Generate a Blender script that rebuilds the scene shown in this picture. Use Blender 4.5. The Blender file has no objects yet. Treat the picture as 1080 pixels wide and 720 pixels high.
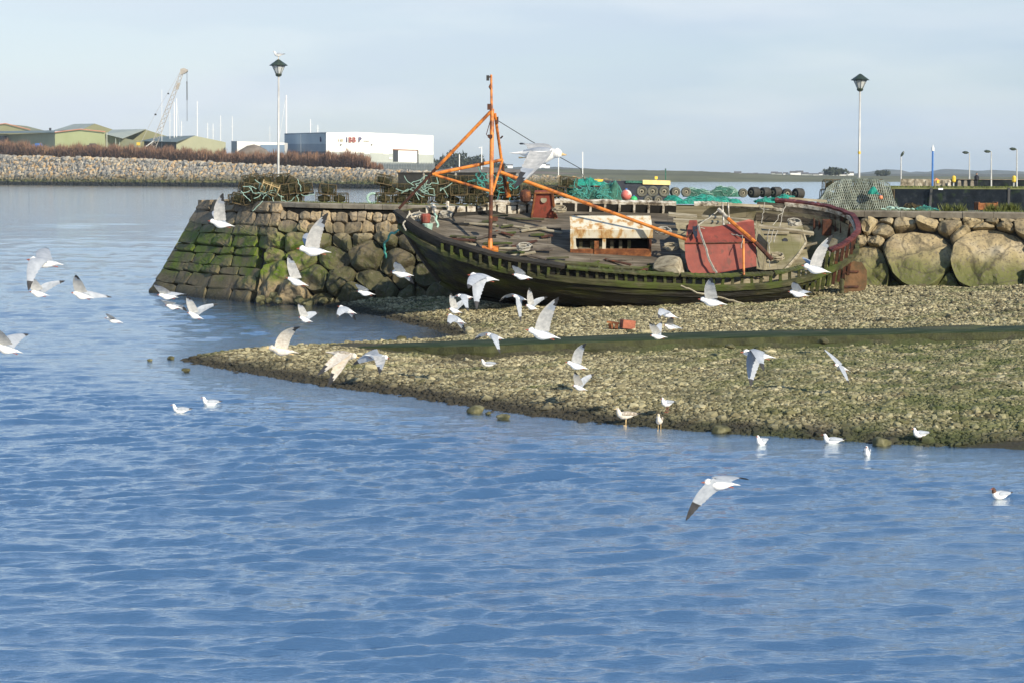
import bpy, math, random
import numpy as np
from mathutils import Vector, Matrix
from mathutils import noise as mnoise
from math import sin, cos, pi, radians, sqrt
R = random.Random(7); NR = np.random.RandomState(11)
sc = bpy.context.scene; COL = sc.collection

# ------------------------------------------------------------------ camera, world, sun, exposure
F = 2000.0; H = 4.6; HZ = 184.0
TH = math.atan((360 - HZ) / F)
cd = bpy.data.cameras.new('camera'); cam = bpy.data.objects.new('camera', cd); COL.objects.link(cam)
cam.location = (0, 0, H); cam.rotation_euler = (pi/2 - TH, 0, 0)
cd.sensor_width = 36; cd.lens = 36 * F / 1080; cd.clip_start = .5; cd.clip_end = 20000
sc.camera = cam
SUN_EL = radians(25); SUN_AZ = radians(38)      # azimuth: to the right of straight-behind-the-camera
sdir = Vector((sin(SUN_AZ)*cos(SUN_EL), -cos(SUN_AZ)*cos(SUN_EL), sin(SUN_EL)))
sl = bpy.data.lights.new('sun', 'SUN'); sl.energy = 5.0; sl.angle = radians(.55); sl.color = (1, .90, .72)
so = bpy.data.objects.new('sun', sl); COL.objects.link(so)
so.rotation_euler = sdir.to_track_quat('Z', 'Y').to_euler(); so.location = (40, -40, 60)
w = bpy.data.worlds.new('World'); sc.world = w; w.use_nodes = True
nt = w.node_tree; N = nt.nodes; Lk = nt.links
bg = N['Background']
sky = N.new('ShaderNodeTexSky'); sky.sky_type = 'NISHITA'; sky.sun_disc = False
sky.sun_elevation = SUN_EL; sky.sun_rotation = math.atan2(sdir.x, sdir.y)
sky.air_density = 1.0; sky.dust_density = .35; sky.ozone_density = 2.2; sky.altitude = 0
geo = N.new('ShaderNodeNewGeometry')
mp = N.new('ShaderNodeMapping'); mp.inputs['Scale'].default_value = (1.6, 1.6, 9)
mp.inputs['Location'].default_value = (.3, .1, .25)
nz = N.new('ShaderNodeTexNoise'); nz.inputs['Scale'].default_value = 2.3; nz.inputs['Detail'].default_value = 6
nz.inputs['Roughness'].default_value = .5
tc = N.new('ShaderNodeTexCoord')
Lk.new(tc.outputs['Generated'], mp.inputs['Vector']); Lk.new(mp.outputs[0], nz.inputs['Vector'])
cr = N.new('ShaderNodeValToRGB'); cr.color_ramp.elements[0].position = .40; cr.color_ramp.elements[1].position = .72
cr.color_ramp.elements[0].color = (.66, .66, .66, 1); cr.color_ramp.elements[1].color = (.97, .97, .97, 1)
Lk.new(nz.outputs['Fac'], cr.inputs[0])
# the cloud veil thins out towards the zenith, so the higher sky (which the waves mirror) stays blue
sepw = N.new('ShaderNodeSeparateXYZ'); Lk.new(tc.outputs['Generated'], sepw.inputs[0])
mr = N.new('ShaderNodeMapRange'); mr.inputs[1].default_value = .10; mr.inputs[2].default_value = .34
mr.inputs[3].default_value = 1.0; mr.inputs[4].default_value = .35
Lk.new(sepw.outputs['Z'], mr.inputs[0])
mul = N.new('ShaderNodeMath'); mul.operation = 'MULTIPLY'; Lk.new(cr.outputs[0], mul.inputs[0]); Lk.new(mr.outputs[0], mul.inputs[1])
mx = N.new('ShaderNodeMix'); mx.data_type = 'RGBA'; Lk.new(mul.outputs[0], mx.inputs[0])
Lk.new(sky.outputs[0], mx.inputs[6]); 
sx_ = N.new('ShaderNodeMapRange'); sx_.inputs[1].default_value = .30; sx_.inputs[2].default_value = -.30; sx_.inputs[3].default_value = -.10; sx_.inputs[4].default_value = .70; Lk.new(sepw.outputs['X'], sx_.inputs[0])
nz2 = N.new('ShaderNodeTexNoise'); nz2.inputs['Scale'].default_value = 5.0; nz2.inputs['Detail'].default_value = 6; mp2 = N.new('ShaderNodeMapping'); mp2.inputs['Scale'].default_value = (1, 1, 5); mp2.inputs['Location'].default_value = (.0, .7, .1)
Lk.new(tc.outputs['Generated'], mp2.inputs[0]); Lk.new(mp2.outputs[0], nz2.inputs[0])
cl = N.new('ShaderNodeMapRange'); cl.inputs[1].default_value = .45; cl.inputs[2].default_value = .66; Lk.new(nz2.outputs['Fac'], cl.inputs[0])
hi = N.new('ShaderNodeMapRange'); hi.inputs[1].default_value = .01; hi.inputs[2].default_value = .10; hi.inputs[3].default_value = .0; hi.inputs[4].default_value = .42; Lk.new(sepw.outputs['Z'], hi.inputs[0])
ca = N.new('ShaderNodeMath'); ca.operation = 'MULTIPLY_ADD'; Lk.new(cl.outputs[0], ca.inputs[0]); ca.inputs[1].default_value = .55; Lk.new(sx_.outputs[0], ca.inputs[2])
cb = N.new('ShaderNodeMath'); cb.use_clamp = True; Lk.new(ca.outputs[0], cb.inputs[0]); Lk.new(hi.outputs[0], cb.inputs[1])
vc = N.new('ShaderNodeMix'); vc.data_type = 'RGBA'; vc.inputs[6].default_value = (3.9, 5.05, 6.6, 1); vc.inputs[7].default_value = (6.2, 6.8, 7.6, 1)
Lk.new(cb.outputs[0], vc.inputs[0])
hb2 = N.new('ShaderNodeMapRange'); hb2.inputs[1].default_value = .20; hb2.inputs[2].default_value = .48; Lk.new(sepw.outputs['Z'], hb2.inputs[0])
vd = N.new('ShaderNodeMix'); vd.data_type = 'RGBA'; vd.inputs[7].default_value = (2.7, 5.2, 8.8, 1); Lk.new(hb2.outputs[0], vd.inputs[0]); Lk.new(vc.outputs[2], vd.inputs[6]); Lk.new(vd.outputs[2], mx.inputs[7])
Lk.new(mx.outputs[2], bg.inputs[0]); bg.inputs[1].default_value = .10
sc.view_settings.view_transform = 'Standard'; sc.view_settings.look = 'None'
sc.view_settings.exposure = 0.3; sc.view_settings.gamma = 1
sc.render.engine = 'CYCLES'

# ------------------------------------------------------------------ helpers
FW = Vector((0, cos(TH), -sin(TH))); UP = Vector((0, sin(TH), cos(TH)))
def ray(px, py): return FW + Vector((1, 0, 0))*((px-540)/F) + UP*(-(py-360)/F)
def P(px, py, Y):
    d = ray(px, py); return Vector((0, 0, H)) + d*(Y/d.y)
def G(px, py, z=0.):
    d = ray(px, py); return Vector((0, 0, H)) + d*((z-H)/d.z)
def lerp(a, b, t): return a+(b-a)*t
def interp(x, tab):
    xs = [t[0] for t in tab]; ys = [t[1] for t in tab]
    return float(np.interp(x, xs, ys))

def tag(o, label=None, cat=None, group=None, kind=None):
    if label: o['label'] = label
    if cat: o['category'] = cat
    if group: o['group'] = group
    if kind: o['kind'] = kind
    return o
def empty(name, loc, label, cat, group=None):
    o = bpy.data.objects.new(name, None); COL.objects.link(o); o.location = loc
    o.empty_display_size = .2
    return tag(o, label, cat, group)
def copy_tree(o, parent=None):
    c = o.copy(); COL.objects.link(c)
    if parent: c.parent = parent
    for ch in list(o.children): copy_tree(ch, c)
    return c

class MB:
    def __init__(s): s.v = []; s.f = []; s.m = []; s.cur = 0
    def add(s, vs, fs):
        k = len(s.v); s.v.extend([tuple(v) for v in vs]); s.f.extend([tuple(i+k for i in f) for f in fs]); s.m.extend([s.cur]*len(fs))
        return s
    def box(s, c, size, rot=None, taper=None):
        hx, hy, hz = [a/2 for a in size]; vs = []
        for z in (-hz, hz):
            t = 1 if (taper is None or z < 0) else taper
            for x, y in ((-hx, -hy), (hx, -hy), (hx, hy), (-hx, hy)):
                v = Vector((x*t, y*t, z))
                if rot is not None: v = rot @ v
                vs.append(v+Vector(c))
        return s.add(vs, [(3, 2, 1, 0), (4, 5, 6, 7), (0, 1, 5, 4), (1, 2, 6, 5), (2, 3, 7, 6), (3, 0, 4, 7)])
    def bar(s, a, b, wy, wz, up=Vector((0, 0, 1))):
        a = Vector(a); b = Vector(b); d = (b-a); L = d.length; d.normalize()
        side = d.cross(Vector(up));
        if side.length < 1e-3: side = d.cross(Vector((0, 1, 0)))
        side.normalize(); u = side.cross(d); vs = []
        for p in (a, b):
            for i, j in ((-1, -1), (1, -1), (1, 1), (-1, 1)): vs.append(p+side*(i*wy/2)+u*(j*wz/2))
        return s.add(vs, [(0, 1, 2, 3), (7, 6, 5, 4), (0, 4, 5, 1), (1, 5, 6, 2), (2, 6, 7, 3), (3, 7, 4, 0)])
    def tube(s, pts, r, n=6, cap=True):
        pts = [Vector(p) for p in pts]; k = len(pts)
        rs = r if isinstance(r, (list, tuple)) else [r]*k
        d0 = (pts[1]-pts[0]).normalized(); ref = Vector((0, 0, 1)) if abs(d0.z) < .9 else Vector((1, 0, 0))
        vs = []; u = d0.cross(ref).normalized()
        for i, p in enumerate(pts):
            d = (pts[min(i+1, k-1)]-pts[max(i-1, 0)]).normalized()
            u = (u - d*u.dot(d)).normalized(); v = d.cross(u)
            for j in range(n):
                a = 2*pi*j/n; vs.append(p+(u*cos(a)+v*sin(a))*rs[i])
        fs = []
        for i in range(k-1):
            for j in range(n):
                j2 = (j+1) % n; fs.append((i*n+j, i*n+j2, (i+1)*n+j2, (i+1)*n+j))
        if cap: fs.append(tuple(range(n))[::-1]); fs.append(tuple(range((k-1)*n, k*n)))
        return s.add(vs, fs)
    def lathe(s, c, prof, n=16, axis='Z', M=None):
        c = Vector(c); vs = []; k = len(prof)
        for r, z in prof:
            for j in range(n):
                a = 2*pi*j/n; v = Vector((r*cos(a), r*sin(a), z))
                if axis == 'Y': v = Vector((v.x, v.z, -v.y))
                if M is not None: v = M @ v
                vs.append(c+v)
        fs = [(i*n+j, i*n+(j+1) % n, (i+1)*n+(j+1) % n, (i+1)*n+j) for i in range(k-1) for j in range(n)]
        fs.append(tuple(range(n))[::-1]); fs.append(tuple(range((k-1)*n, k*n)))
        return s.add(vs, fs)
    def prism(s, poly, off):
        n = len(poly); poly = [Vector(p) for p in poly]; off = Vector(off)
        vs = poly+[p+off for p in poly]
        fs = [tuple(range(n)), tuple(range(n, 2*n))[::-1]]+[(i, i+n, (i+1) % n+n, (i+1) % n) for i in range(n)]
        return s.add(vs, fs)
    def loft(s, rows, closed=False):
        k = len(rows); n = len(rows[0]); vs = [p for r in rows for p in r]; fs = []
        for i in range(k-1):
            for j in range(n if closed else n-1):
                j2 = (j+1) % n; fs.append((i*n+j, i*n+j2, (i+1)*n+j2, (i+1)*n+j))
        return s.add(vs, fs)
    def build(s, name, mats, parent=None, smooth=False, fixn=False):
        me = bpy.data.meshes.new(name); off = parent_world(parent)
        me.from_pydata([(v[0]-off[0], v[1]-off[1], v[2]-off[2]) for v in s.v], [], s.f)
        if not isinstance(mats, (list, tuple)): mats = [mats]
        for m in mats: me.materials.append(m)
        if len(mats) > 1: me.polygons.foreach_set('material_index', s.m)
        if smooth: me.polygons.foreach_set('use_smooth', [True]*len(s.f))
        me.update()
        if fixn:
            import bmesh
            b = bmesh.new(); b.from_mesh(me); bmesh.ops.recalc_face_normals(b, faces=b.faces); b.to_mesh(me); b.free()
        o = bpy.data.objects.new(name, me); COL.objects.link(o)
        if parent is not None: o.parent = parent
        else:                       # top-level meshes get their origin at their base
            if len(me.vertices) < 400000:
                co = np.array([v.co[:] for v in me.vertices]) if len(me.vertices) < 20000 else None
                if co is not None:
                    c = Vector(((co[:, 0].min()+co[:, 0].max())/2, (co[:, 1].min()+co[:, 1].max())/2, co[:, 2].min()))
                    me.transform(Matrix.Translation(-c)); o.location = c
        return o
def parent_world(p):
    v = Vector((0, 0, 0))
    while p is not None: v = v+p.location; p = p.parent
    return v
def np_mesh(name, V, Fc, mats, smooth=False, idx=None, nv=None):
    me = bpy.data.meshes.new(name); k = Fc.shape[1]
    me.vertices.add(len(V)); me.vertices.foreach_set('co', np.asarray(V, dtype=np.float32).ravel())
    me.loops.add(Fc.size); me.loops.foreach_set('vertex_index', Fc.ravel().astype(np.int32))
    me.polygons.add(len(Fc)); me.polygons.foreach_set('loop_start', np.arange(0, Fc.size, k, dtype=np.int32))
    me.polygons.foreach_set('loop_total', np.full(len(Fc), k, dtype=np.int32))
    for m in (mats if isinstance(mats, (list, tuple)) else [mats]): me.materials.append(m)
    if idx is not None: me.polygons.foreach_set('material_index', idx.astype(np.int32))
    me.polygons.foreach_set('use_smooth', np.full(len(Fc), smooth))
    me.update(calc_edges=True); me.validate()
    o = bpy.data.objects.new(name, me); COL.objects.link(o); return o

# ------------------------------------------------------------------ materials
def newmat(name):
    m = bpy.data.materials.new(name); m.use_nodes = True
    return m, m.node_tree.nodes, m.node_tree.links, m.node_tree.nodes['Principled BSDF']
def ramp(N, stops):
    c = N.new('ShaderNodeValToRGB'); e = c.color_ramp.elements
    while len(e) < len(stops): e.new(.5)
    for i, (p, col) in enumerate(stops): e[i].position = p; e[i].color = (*col, 1)
    return c
def nmat(name, stops, scale=3., rough=.8, bump=.3, detail=6, stretch=(1, 1, 1), bscale=None, metal=0, island=0., dist=.03, wave=None):
    """noise-driven colour ramp + bump; island: share of per-piece random in the ramp position"""
    m, N, L, b = newmat(name)
    if not isinstance(stops[0][0], (int, float)): stops = [(i/(max(1, len(stops)-1))*.4+.3, c) for i, c in enumerate(stops)]
    tc = N.new('ShaderNodeNewGeometry') ; mp = N.new('ShaderNodeMapping'); mp.inputs['Scale'].default_value = stretch
    L.new(tc.outputs['Position'], mp.inputs[0])
    n = N.new('ShaderNodeTexNoise'); n.inputs['Scale'].default_value = scale; n.inputs['Detail'].default_value = detail; n.inputs['Roughness'].default_value = .62
    L.new(mp.outputs[0], n.inputs[0]); c = ramp(N, stops); src = n.outputs['Fac']
    if island > 0:
        g = N.new('ShaderNodeNewGeometry'); mi = N.new('ShaderNodeMix'); mi.inputs[0].default_value = island
        sub = N.new('ShaderNodeMapRange'); sub.inputs[3].default_value = .18; sub.inputs[4].default_value = .82
        L.new(g.outputs['Random Per Island'], sub.inputs[0])
        L.new(src, mi.inputs[2]); L.new(sub.outputs[0], mi.inputs[3]); src = mi.outputs[0]
    L.new(src, c.inputs[0]); L.new(c.outputs[0], b.inputs['Base Color'])
    b.inputs['Roughness'].default_value = rough; b.inputs['Metallic'].default_value = metal
    if bump:
        n2 = N.new('ShaderNodeTexNoise'); n2.inputs['Scale'].default_value = bscale or scale*4; n2.inputs['Detail'].default_value = 5
        L.new(mp.outputs[0], n2.inputs[0])
        bp = N.new('ShaderNodeBump'); bp.inputs['Strength'].default_value = bump; bp.inputs['Distance'].default_value = dist
        L.new(n2.outputs['Fac'], bp.inputs['Height']); L.new(bp.outputs[0], b.inputs['Normal'])
    m['ramp'] = c.name
    return m
def overlay(m, color, mask_sock_fn, strength=1.):
    """mix a stain / growth colour over the base colour, mask built from nodes"""
    N = m.node_tree.nodes; L = m.node_tree.links; b = N['Principled BSDF']
    old = b.inputs['Base Color'].links[0].from_socket
    mi = N.new('ShaderNodeMix'); mi.data_type = 'RGBA'
    L.new(mask_sock_fn(N, L), mi.inputs[0]); L.new(old, mi.inputs[6])
    if isinstance(color, tuple): mi.inputs[7].default_value = (*color, 1)
    else: L.new(color(N, L), mi.inputs[7])
    L.new(mi.outputs[2], b.inputs['Base Color'])
def zmask(z0, z1, z2, z3, nscale=1.2, namp=.6, xr=None, nth=None):
    """1 between z1..z2, soft edges z0 / z3, broken by noise; optional x range"""
    def f(N, L):
        g = N.new('ShaderNodeNewGeometry'); s = N.new('ShaderNodeSeparateXYZ'); L.new(g.outputs['Position'], s.inputs[0])
        n = N.new('ShaderNodeTexNoise'); n.inputs['Scale'].default_value = nscale; n.inputs['Detail'].default_value = 6; L.new(g.outputs['Position'], n.inputs[0])
        ma = N.new('ShaderNodeMath'); ma.operation = 'MULTIPLY_ADD'; L.new(n.outputs['Fac'], ma.inputs[0]); ma.inputs[1].default_value = namp*2; ma.inputs[2].default_value = -namp
        ad = N.new('ShaderNodeMath'); L.new(s.outputs['Z'], ad.inputs[0]); L.new(ma.outputs[0], ad.inputs[1])
        def mrng(src, a, b_, lo, hi):
            r = N.new('ShaderNodeMapRange'); r.inputs[1].default_value = a; r.inputs[2].default_value = b_; r.inputs[3].default_value = lo; r.inputs[4].default_value = hi; L.new(src, r.inputs[0]); return r.outputs[0]
        a = mrng(ad.outputs[0], z0, z1, 0, 1); b_ = mrng(ad.outputs[0], z2, z3, 1, 0)
        mu = N.new('ShaderNodeMath'); mu.operation = 'MULTIPLY'; L.new(a, mu.inputs[0]); L.new(b_, mu.inputs[1]); out = mu.outputs[0]
        if xr:
            c = mrng(s.outputs['X'], xr[0], xr[1], xr[2], xr[3]); m2 = N.new('ShaderNodeMath'); m2.operation = 'MULTIPLY'; L.new(out, m2.inputs[0]); L.new(c, m2.inputs[1]); out = m2.outputs[0]
        if nth:
            n3 = N.new('ShaderNodeTexNoise'); n3.inputs['Scale'].default_value = nth[0]; n3.inputs['Detail'].default_value = 4; L.new(g.outputs['Position'], n3.inputs[0])
            c = mrng(n3.outputs['Fac'], nth[1], nth[2], 0, 1); m2 = N.new('ShaderNodeMath'); m2.operation = 'MULTIPLY'; L.new(out, m2.inputs[0]); L.new(c, m2.inputs[1]); out = m2.outputs[0]
        return out
    return f
def nmask(scale, a, b_, amt=1., stretch=(1, 1, 1)):
    def f(N, L):
        g = N.new('ShaderNodeNewGeometry'); mp = N.new('ShaderNodeMapping'); mp.inputs['Scale'].default_value = stretch; L.new(g.outputs['Position'], mp.inputs[0])
        n = N.new('ShaderNodeTexNoise'); n.inputs['Scale'].default_value = scale; n.inputs['Detail'].default_value = 6; L.new(mp.outputs[0], n.inputs[0])
        r = N.new('ShaderNodeMapRange'); r.inputs[1].default_value = a; r.inputs[2].default_value = b_; r.inputs[4].default_value = amt; L.new(n.outputs['Fac'], r.inputs[0]); return r.outputs[0]
    return f
def crackmask(scale, width, dist=.5, amt=.9):
    def f(N, L):
        g = N.new('ShaderNodeNewGeometry'); n = N.new('ShaderNodeTexNoise'); n.inputs['Scale'].default_value = scale*1.5; n.inputs['Detail'].default_value = 5; L.new(g.outputs['Position'], n.inputs[0])
        m = N.new('ShaderNodeVectorMath'); m.operation = 'MULTIPLY_ADD'; L.new(n.outputs['Color'], m.inputs[0]); m.inputs[1].default_value = (dist,)*3; L.new(g.outputs['Position'], m.inputs[2])
        v = N.new('ShaderNodeTexVoronoi'); v.feature = 'DISTANCE_TO_EDGE'; v.inputs['Scale'].default_value = scale; L.new(m.outputs[0], v.inputs['Vector'])
        r = N.new('ShaderNodeMapRange'); r.inputs[1].default_value = 0; r.inputs[2].default_value = width; r.inputs[3].default_value = amt; r.inputs[4].default_value = 0; L.new(v.outputs['Distance'], r.inputs[0]); return r.outputs[0]
    return f
def topmask(a, b_, nscale=2., nlo=.35, nhi=.6):
    """growth on surfaces that look up"""
    def f(N, L):
        g = N.new('ShaderNodeNewGeometry'); s = N.new('ShaderNodeSeparateXYZ'); L.new(g.outputs['Normal'], s.inputs[0])
        r = N.new('ShaderNodeMapRange'); r.inputs[1].default_value = a; r.inputs[2].default_value = b_; L.new(s.outputs['Z'], r.inputs[0])
        m = N.new('ShaderNodeMath'); m.operation = 'MULTIPLY'; L.new(r.outputs[0], m.inputs[0]); L.new(nmask(nscale, nlo, nhi)(N, L), m.inputs[1]); return m.outputs[0]
    return f

# water
def water_mat():
    m, N, L, b = newmat('sea_water')
    b.inputs['Base Color'].default_value = (.006, .046, .125, 1); b.inputs['Roughness'].default_value = .07; b.inputs['IOR'].default_value = 1.40
    g = N.new('ShaderNodeNewGeometry'); hs = []
    for sc_, st, amp, det in ((6., (.8, 2.6, 1), .020, 5), (17., (1, 2.2, 1), .007, 4), (1.8, (.5, 2.2, 1), .008, 2)):
        mp = N.new('ShaderNodeMapping'); mp.inputs['Scale'].default_value = st; mp.inputs['Rotation'].default_value = (0, 0, .12); L.new(g.outputs['Position'], mp.inputs[0])
        n = N.new('ShaderNodeTexNoise'); n.inputs['Scale'].default_value = sc_; n.inputs['Detail'].default_value = det; n.inputs['Roughness'].default_value = .55; L.new(mp.outputs[0], n.inputs[0])
        mu = N.new('ShaderNodeMath'); mu.operation = 'MULTIPLY'; L.new(n.outputs['Fac'], mu.inputs[0]); mu.inputs[1].default_value = amp; hs.append(mu.outputs[0])
    a = N.new('ShaderNodeMath'); L.new(hs[0], a.inputs[0]); L.new(hs[1], a.inputs[1])
    a2 = N.new('ShaderNodeMath'); L.new(a.outputs[0], a2.inputs[0]); L.new(hs[2], a2.inputs[1])
    bp = N.new('ShaderNodeBump'); bp.inputs['Strength'].default_value = 1; bp.inputs['Distance'].default_value = 1.0
    L.new(a2.outputs[0], bp.inputs['Height']); L.new(bp.outputs[0], b.inputs['Normal'])
    gl = N.new('ShaderNodeBsdfGlossy'); gl.inputs['Color'].default_value = (.90, .96, 1.0, 1); gl.inputs['Roughness'].default_value = .07; L.new(bp.outputs[0], gl.inputs['Normal'])
    ms = N.new('ShaderNodeMixShader'); ms.inputs[0].default_value = .66; L.new(b.outputs[0], ms.inputs[1]); L.new(gl.outputs[0], ms.inputs[2]); L.new(ms.outputs[0], N['Material Output'].inputs['Surface'])
    return m
M = {}
M['water'] = water_mat()
M['beach'] = nmat('shingle_ground', [(.3, (.02, .018, .009)), (.5, (.05, .045, .024)), (.7, (.11, .10, .055))], 14, .9, .8, dist=.04, bscale=14)
M['pebble'] = nmat('pebbles', [(.2, (.03, .025, .012)), (.34, (.11, .09, .045)), (.5, (.25, .215, .12)), (.66, (.42, .37, .22)), (.82, (.60, .54, .37))], 3, .85, .35, island=.66, bscale=30, dist=.01)
for k in ('beach', 'pebble'):
    overlay(M[k], (.075, .11, .018), nmask(.55, .52, .68, .45, (1, 1.8, 1)))
    overlay(M[k], (.035, .030, .018), zmask(-3, -2.5, .09, .24, 1.2, .06))
# more algae on the right part of the shingle
def xgreen(N, L):
    g = N.new('ShaderNodeNewGeometry'); s = N.new('ShaderNodeSeparateXYZ'); L.new(g.outputs['Position'], s.inputs[0])
    r = N.new('ShaderNodeMapRange'); r.inputs[1].default_value = 1; r.inputs[2].default_value = 8; L.new(s.outputs['X'], r.inputs[0])
    r2 = N.new('ShaderNodeMapRange'); r2.inputs[1].default_value = 49; r2.inputs[2].default_value = 46; L.new(s.outputs['Y'], r2.inputs[0])
    m1 = N.new('ShaderNodeMath'); m1.operation = 'MULTIPLY'; L.new(r.outputs[0], m1.inputs[0]); L.new(r2.outputs[0], m1.inputs[1])
    m2 = N.new('ShaderNodeMath'); m2.operation = 'MULTIPLY'; L.new(m1.outputs[0], m2.inputs[0]); L.new(nmask(1.4, .36, .62, .8)(N, L), m2.inputs[1]); return m2.outputs[0]
for k in ('beach', 'pebble'): overlay(M[k], (.035, .035, .018), nmask(.7, .56, .70, .6, (.6, 2.5, 1)))
for k in ('beach', 'pebble'): overlay(M[k], (.055, .075, .014), xgreen)
M['stone'] = nmat('wall_stone', [(.2, (.12, .095, .065)), (.40, (.28, .215, .135)), (.6, (.44, .33, .19)), (.85, (.50, .43, .31))], 1.4, .85, .7, island=.5, bscale=7, dist=.05)
overlay(M['stone'], (.34, .31, .26), nmask(2.2, .55, .7, .6))
overlay(M['stone'], (.115, .095, .07), zmask(2.0, 2.4, 9, 10, 2, .3, (-10.5, -8.6, .55, 0)))
overlay(M['stone'], (.42, .27, .04), nmask(5, .68, .78, .8))
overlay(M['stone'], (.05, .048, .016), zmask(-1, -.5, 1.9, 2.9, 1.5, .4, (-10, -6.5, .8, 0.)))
overlay(M['stone'], (.04, .045, .013), zmask(-1, 0, 2.2, 2.9, 1.3, .4, (-7.6, -6.8, 0, .93)), 1)  # dark moss, with the boat's cast shadow painted into the same colour
overlay(M['stone'], (.085, .125, .006), zmask(.65, 1.1, 2.3, 2.9, 1.6, .6, (-7.6, -6.0, 1, .0), (1.6, .34, .52)))
def right_only(N, L):   # the far right boulders keep clean tan faces above a green foot
    g = N.new('ShaderNodeNewGeometry'); s = N.new('ShaderNodeSeparateXYZ'); L.new(g.outputs['Position'], s.inputs[0])
    r = N.new('ShaderNodeMapRange'); r.inputs[1].default_value = 6; r.inputs[2].default_value = 9; L.new(s.outputs['X'], r.inputs[0])
    r2 = N.new('ShaderNodeMapRange'); r2.inputs[1].default_value = 1.25; r2.inputs[2].default_value = 1.9; L.new(s.outputs['Z'], r2.inputs[0])
    m = N.new('ShaderNodeMath'); m.operation = 'MULTIPLY'; L.new(r.outputs[0], m.inputs[0]); L.new(r2.outputs[0], m.inputs[1]); return m.outputs[0]
def tancol(N, L):
    g = N.new('ShaderNodeNewGeometry'); n = N.new('ShaderNodeTexNoise'); n.inputs['Scale'].default_value = 1.2; n.inputs['Detail'].default_value = 7; L.new(g.outputs['Position'], n.inputs[0])
    c = ramp(N, [(.3, (.22, .175, .105)), (.5, (.36, .285, .16)), (.7, (.44, .38, .27))]); L.new(n.outputs['Fac'], c.inputs[0]); return c.outputs[0]
overlay(M['stone'], tancol, right_only)
overlay(M['stone'], (.15, .115, .07), nmask(.9, .50, .66, .7, (1, 1, .7)))
overlay(M['stone'], (.11, .12, .03), zmask(-1, 0, 1.6, 2.3, 1.2, .5, (6, 8, 0, .8)))
overlay(M['stone'], (.14, .12, .095), nmask(9, .58, .66, .6))
overlay(M['stone'], (.02, .02, .012), zmask(-3, -2.5, .05, .3, 2, .12))
overlay(M['stone'], (.035, .028, .02), crackmask(.55, .03, 1.1, .6))
overlay(M['stone'], (.10, .08, .055), nmask(14, .56, .64, .7))
M['core'] = nmat('pier_core', [(.3, (.03, .026, .02)), (.7, (.07, .06, .045))], 2, .95, .5)
M['coping'] = nmat('concrete_coping', [(.3, (.13, .11, .085)), (.55, (.24, .21, .16)), (.75, (.32, .29, .24))], 2, .9, .5, dist=.03)
M['piertop'] = nmat('pier_top_ground', [(.3, (.07, .07, .03)), (.55, (.17, .15, .1)), (.75, (.24, .22, .17))], 1.2, .95, .5)
M['slab'] = nmat('algae_concrete', [(.3, (.014, .024, .007)), (.5, (.032, .048, .018)), (.75, (.08, .09, .05))], 1.2, .72, .3, stretch=(1, 3, 1), bscale=8, dist=.02)
M['slab'].node_tree.nodes['Principled BSDF'].inputs['Specular IOR Level'].default_value = .2
M['slabside'] = nmat('weedy_concrete_side', [(.3, (.02, .022, .006)), (.7, (.055, .06, .014))], 4, .8, .8)
M['grass'] = nmat('grass', [(.25, (.05, .07, .012)), (.7, (.16, .18, .04))], 2, .8, 0, island=.6)
M['hull'] = nmat('hull_planks', [(.3, (.005, .0045, .003)), (.5, (.016, .013, .006)), (.72, (.04, .034, .013))], 1.1, .6, .8, stretch=(.6, 3, 5), bscale=3, dist=.06)
overlay(M['hull'], (.075, .085, .008), nmask(1.3, .46, .64, .8, (.4, 2, 2)))
overlay(M['hull'], (.007, .006, .004), zmask(-1, 0, .7, 1.25, 1.5, .3, None))
overlay(M['hull'], (.10, .055, .02), nmask(3, .66, .76, .5))
M['rail'] = nmat('weedy_rail', [(.3, (.018, .017, .008)), (.5, (.055, .055, .02)), (.75, (.15, .135, .08))], 2.2, .8, .6, stretch=(.7, 3, 3))
overlay(M['rail'], (.065, .09, .010), nmask(1.8, .45, .62, .8))
M['blackrail'] = nmat('tarred_rail', [(.3, (.012, .011, .010)), (.7, (.05, .042, .03))], 2.2, .7, .6, stretch=(.7, 3, 3))
def plank_mat(name, stops, pitch=.16, con=.55):
    m = nmat(name, stops, 2.2, .85, .5, stretch=(.35, 3, 3), bscale=6, dist=.02)
    N = m.node_tree.nodes; L = m.node_tree.links; b = N['Principled BSDF']
    tcn = N.new('ShaderNodeTexCoord'); mp = N.new('ShaderNodeMapping'); L.new(tcn.outputs['UV'], mp.inputs[0])
    br = N.new('ShaderNodeTexBrick'); br.inputs['Scale'].default_value = 1; br.inputs['Brick Width'].default_value = 2.6; br.inputs['Row Height'].default_value = pitch
    br.inputs['Mortar Size'].default_value = .012; br.inputs['Color1'].default_value = (.72, .72, .72, 1); br.inputs['Color2'].default_value = (1.1, 1.08, 1.05, 1); br.inputs['Mortar'].default_value = (.12, .1, .08, 1)
    L.new(mp.outputs[0], br.inputs[0]); old = b.inputs['Base Color'].links[0].from_socket
    mi = N.new('ShaderNodeMix'); mi.data_type = 'RGBA'; mi.blend_type = 'MULTIPLY'; mi.inputs[0].default_value = con
    L.new(old, mi.inputs[6]); L.new(br.outputs[0], mi.inputs[7]); L.new(mi.outputs[2], b.inputs['Base Color']); return m
M['deck'] = plank_mat('weathered_deck', [(.28, (.045, .037, .028)), (.5, (.125, .105, .08)), (.72, (.27, .24, .195))])
overlay(M['deck'], (.05, .042, .03), nmask(.9, .52, .68, .75, (.6, 1.5, 1)))
M['deck2'] = nmat('dark_board', [(.3, (.04, .03, .022)), (.7, (.16, .13, .10))], 3, .85, .4)
M['tan'] = plank_mat('bleached_inner_planks', [(.28, (.15, .125, .075)), (.5, (.27, .235, .155)), (.72, (.36, .325, .235))], .3, .3)
overlay(M['tan'], (.11, .11, .03), nmask(1.0, .52, .66, .7))
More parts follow.
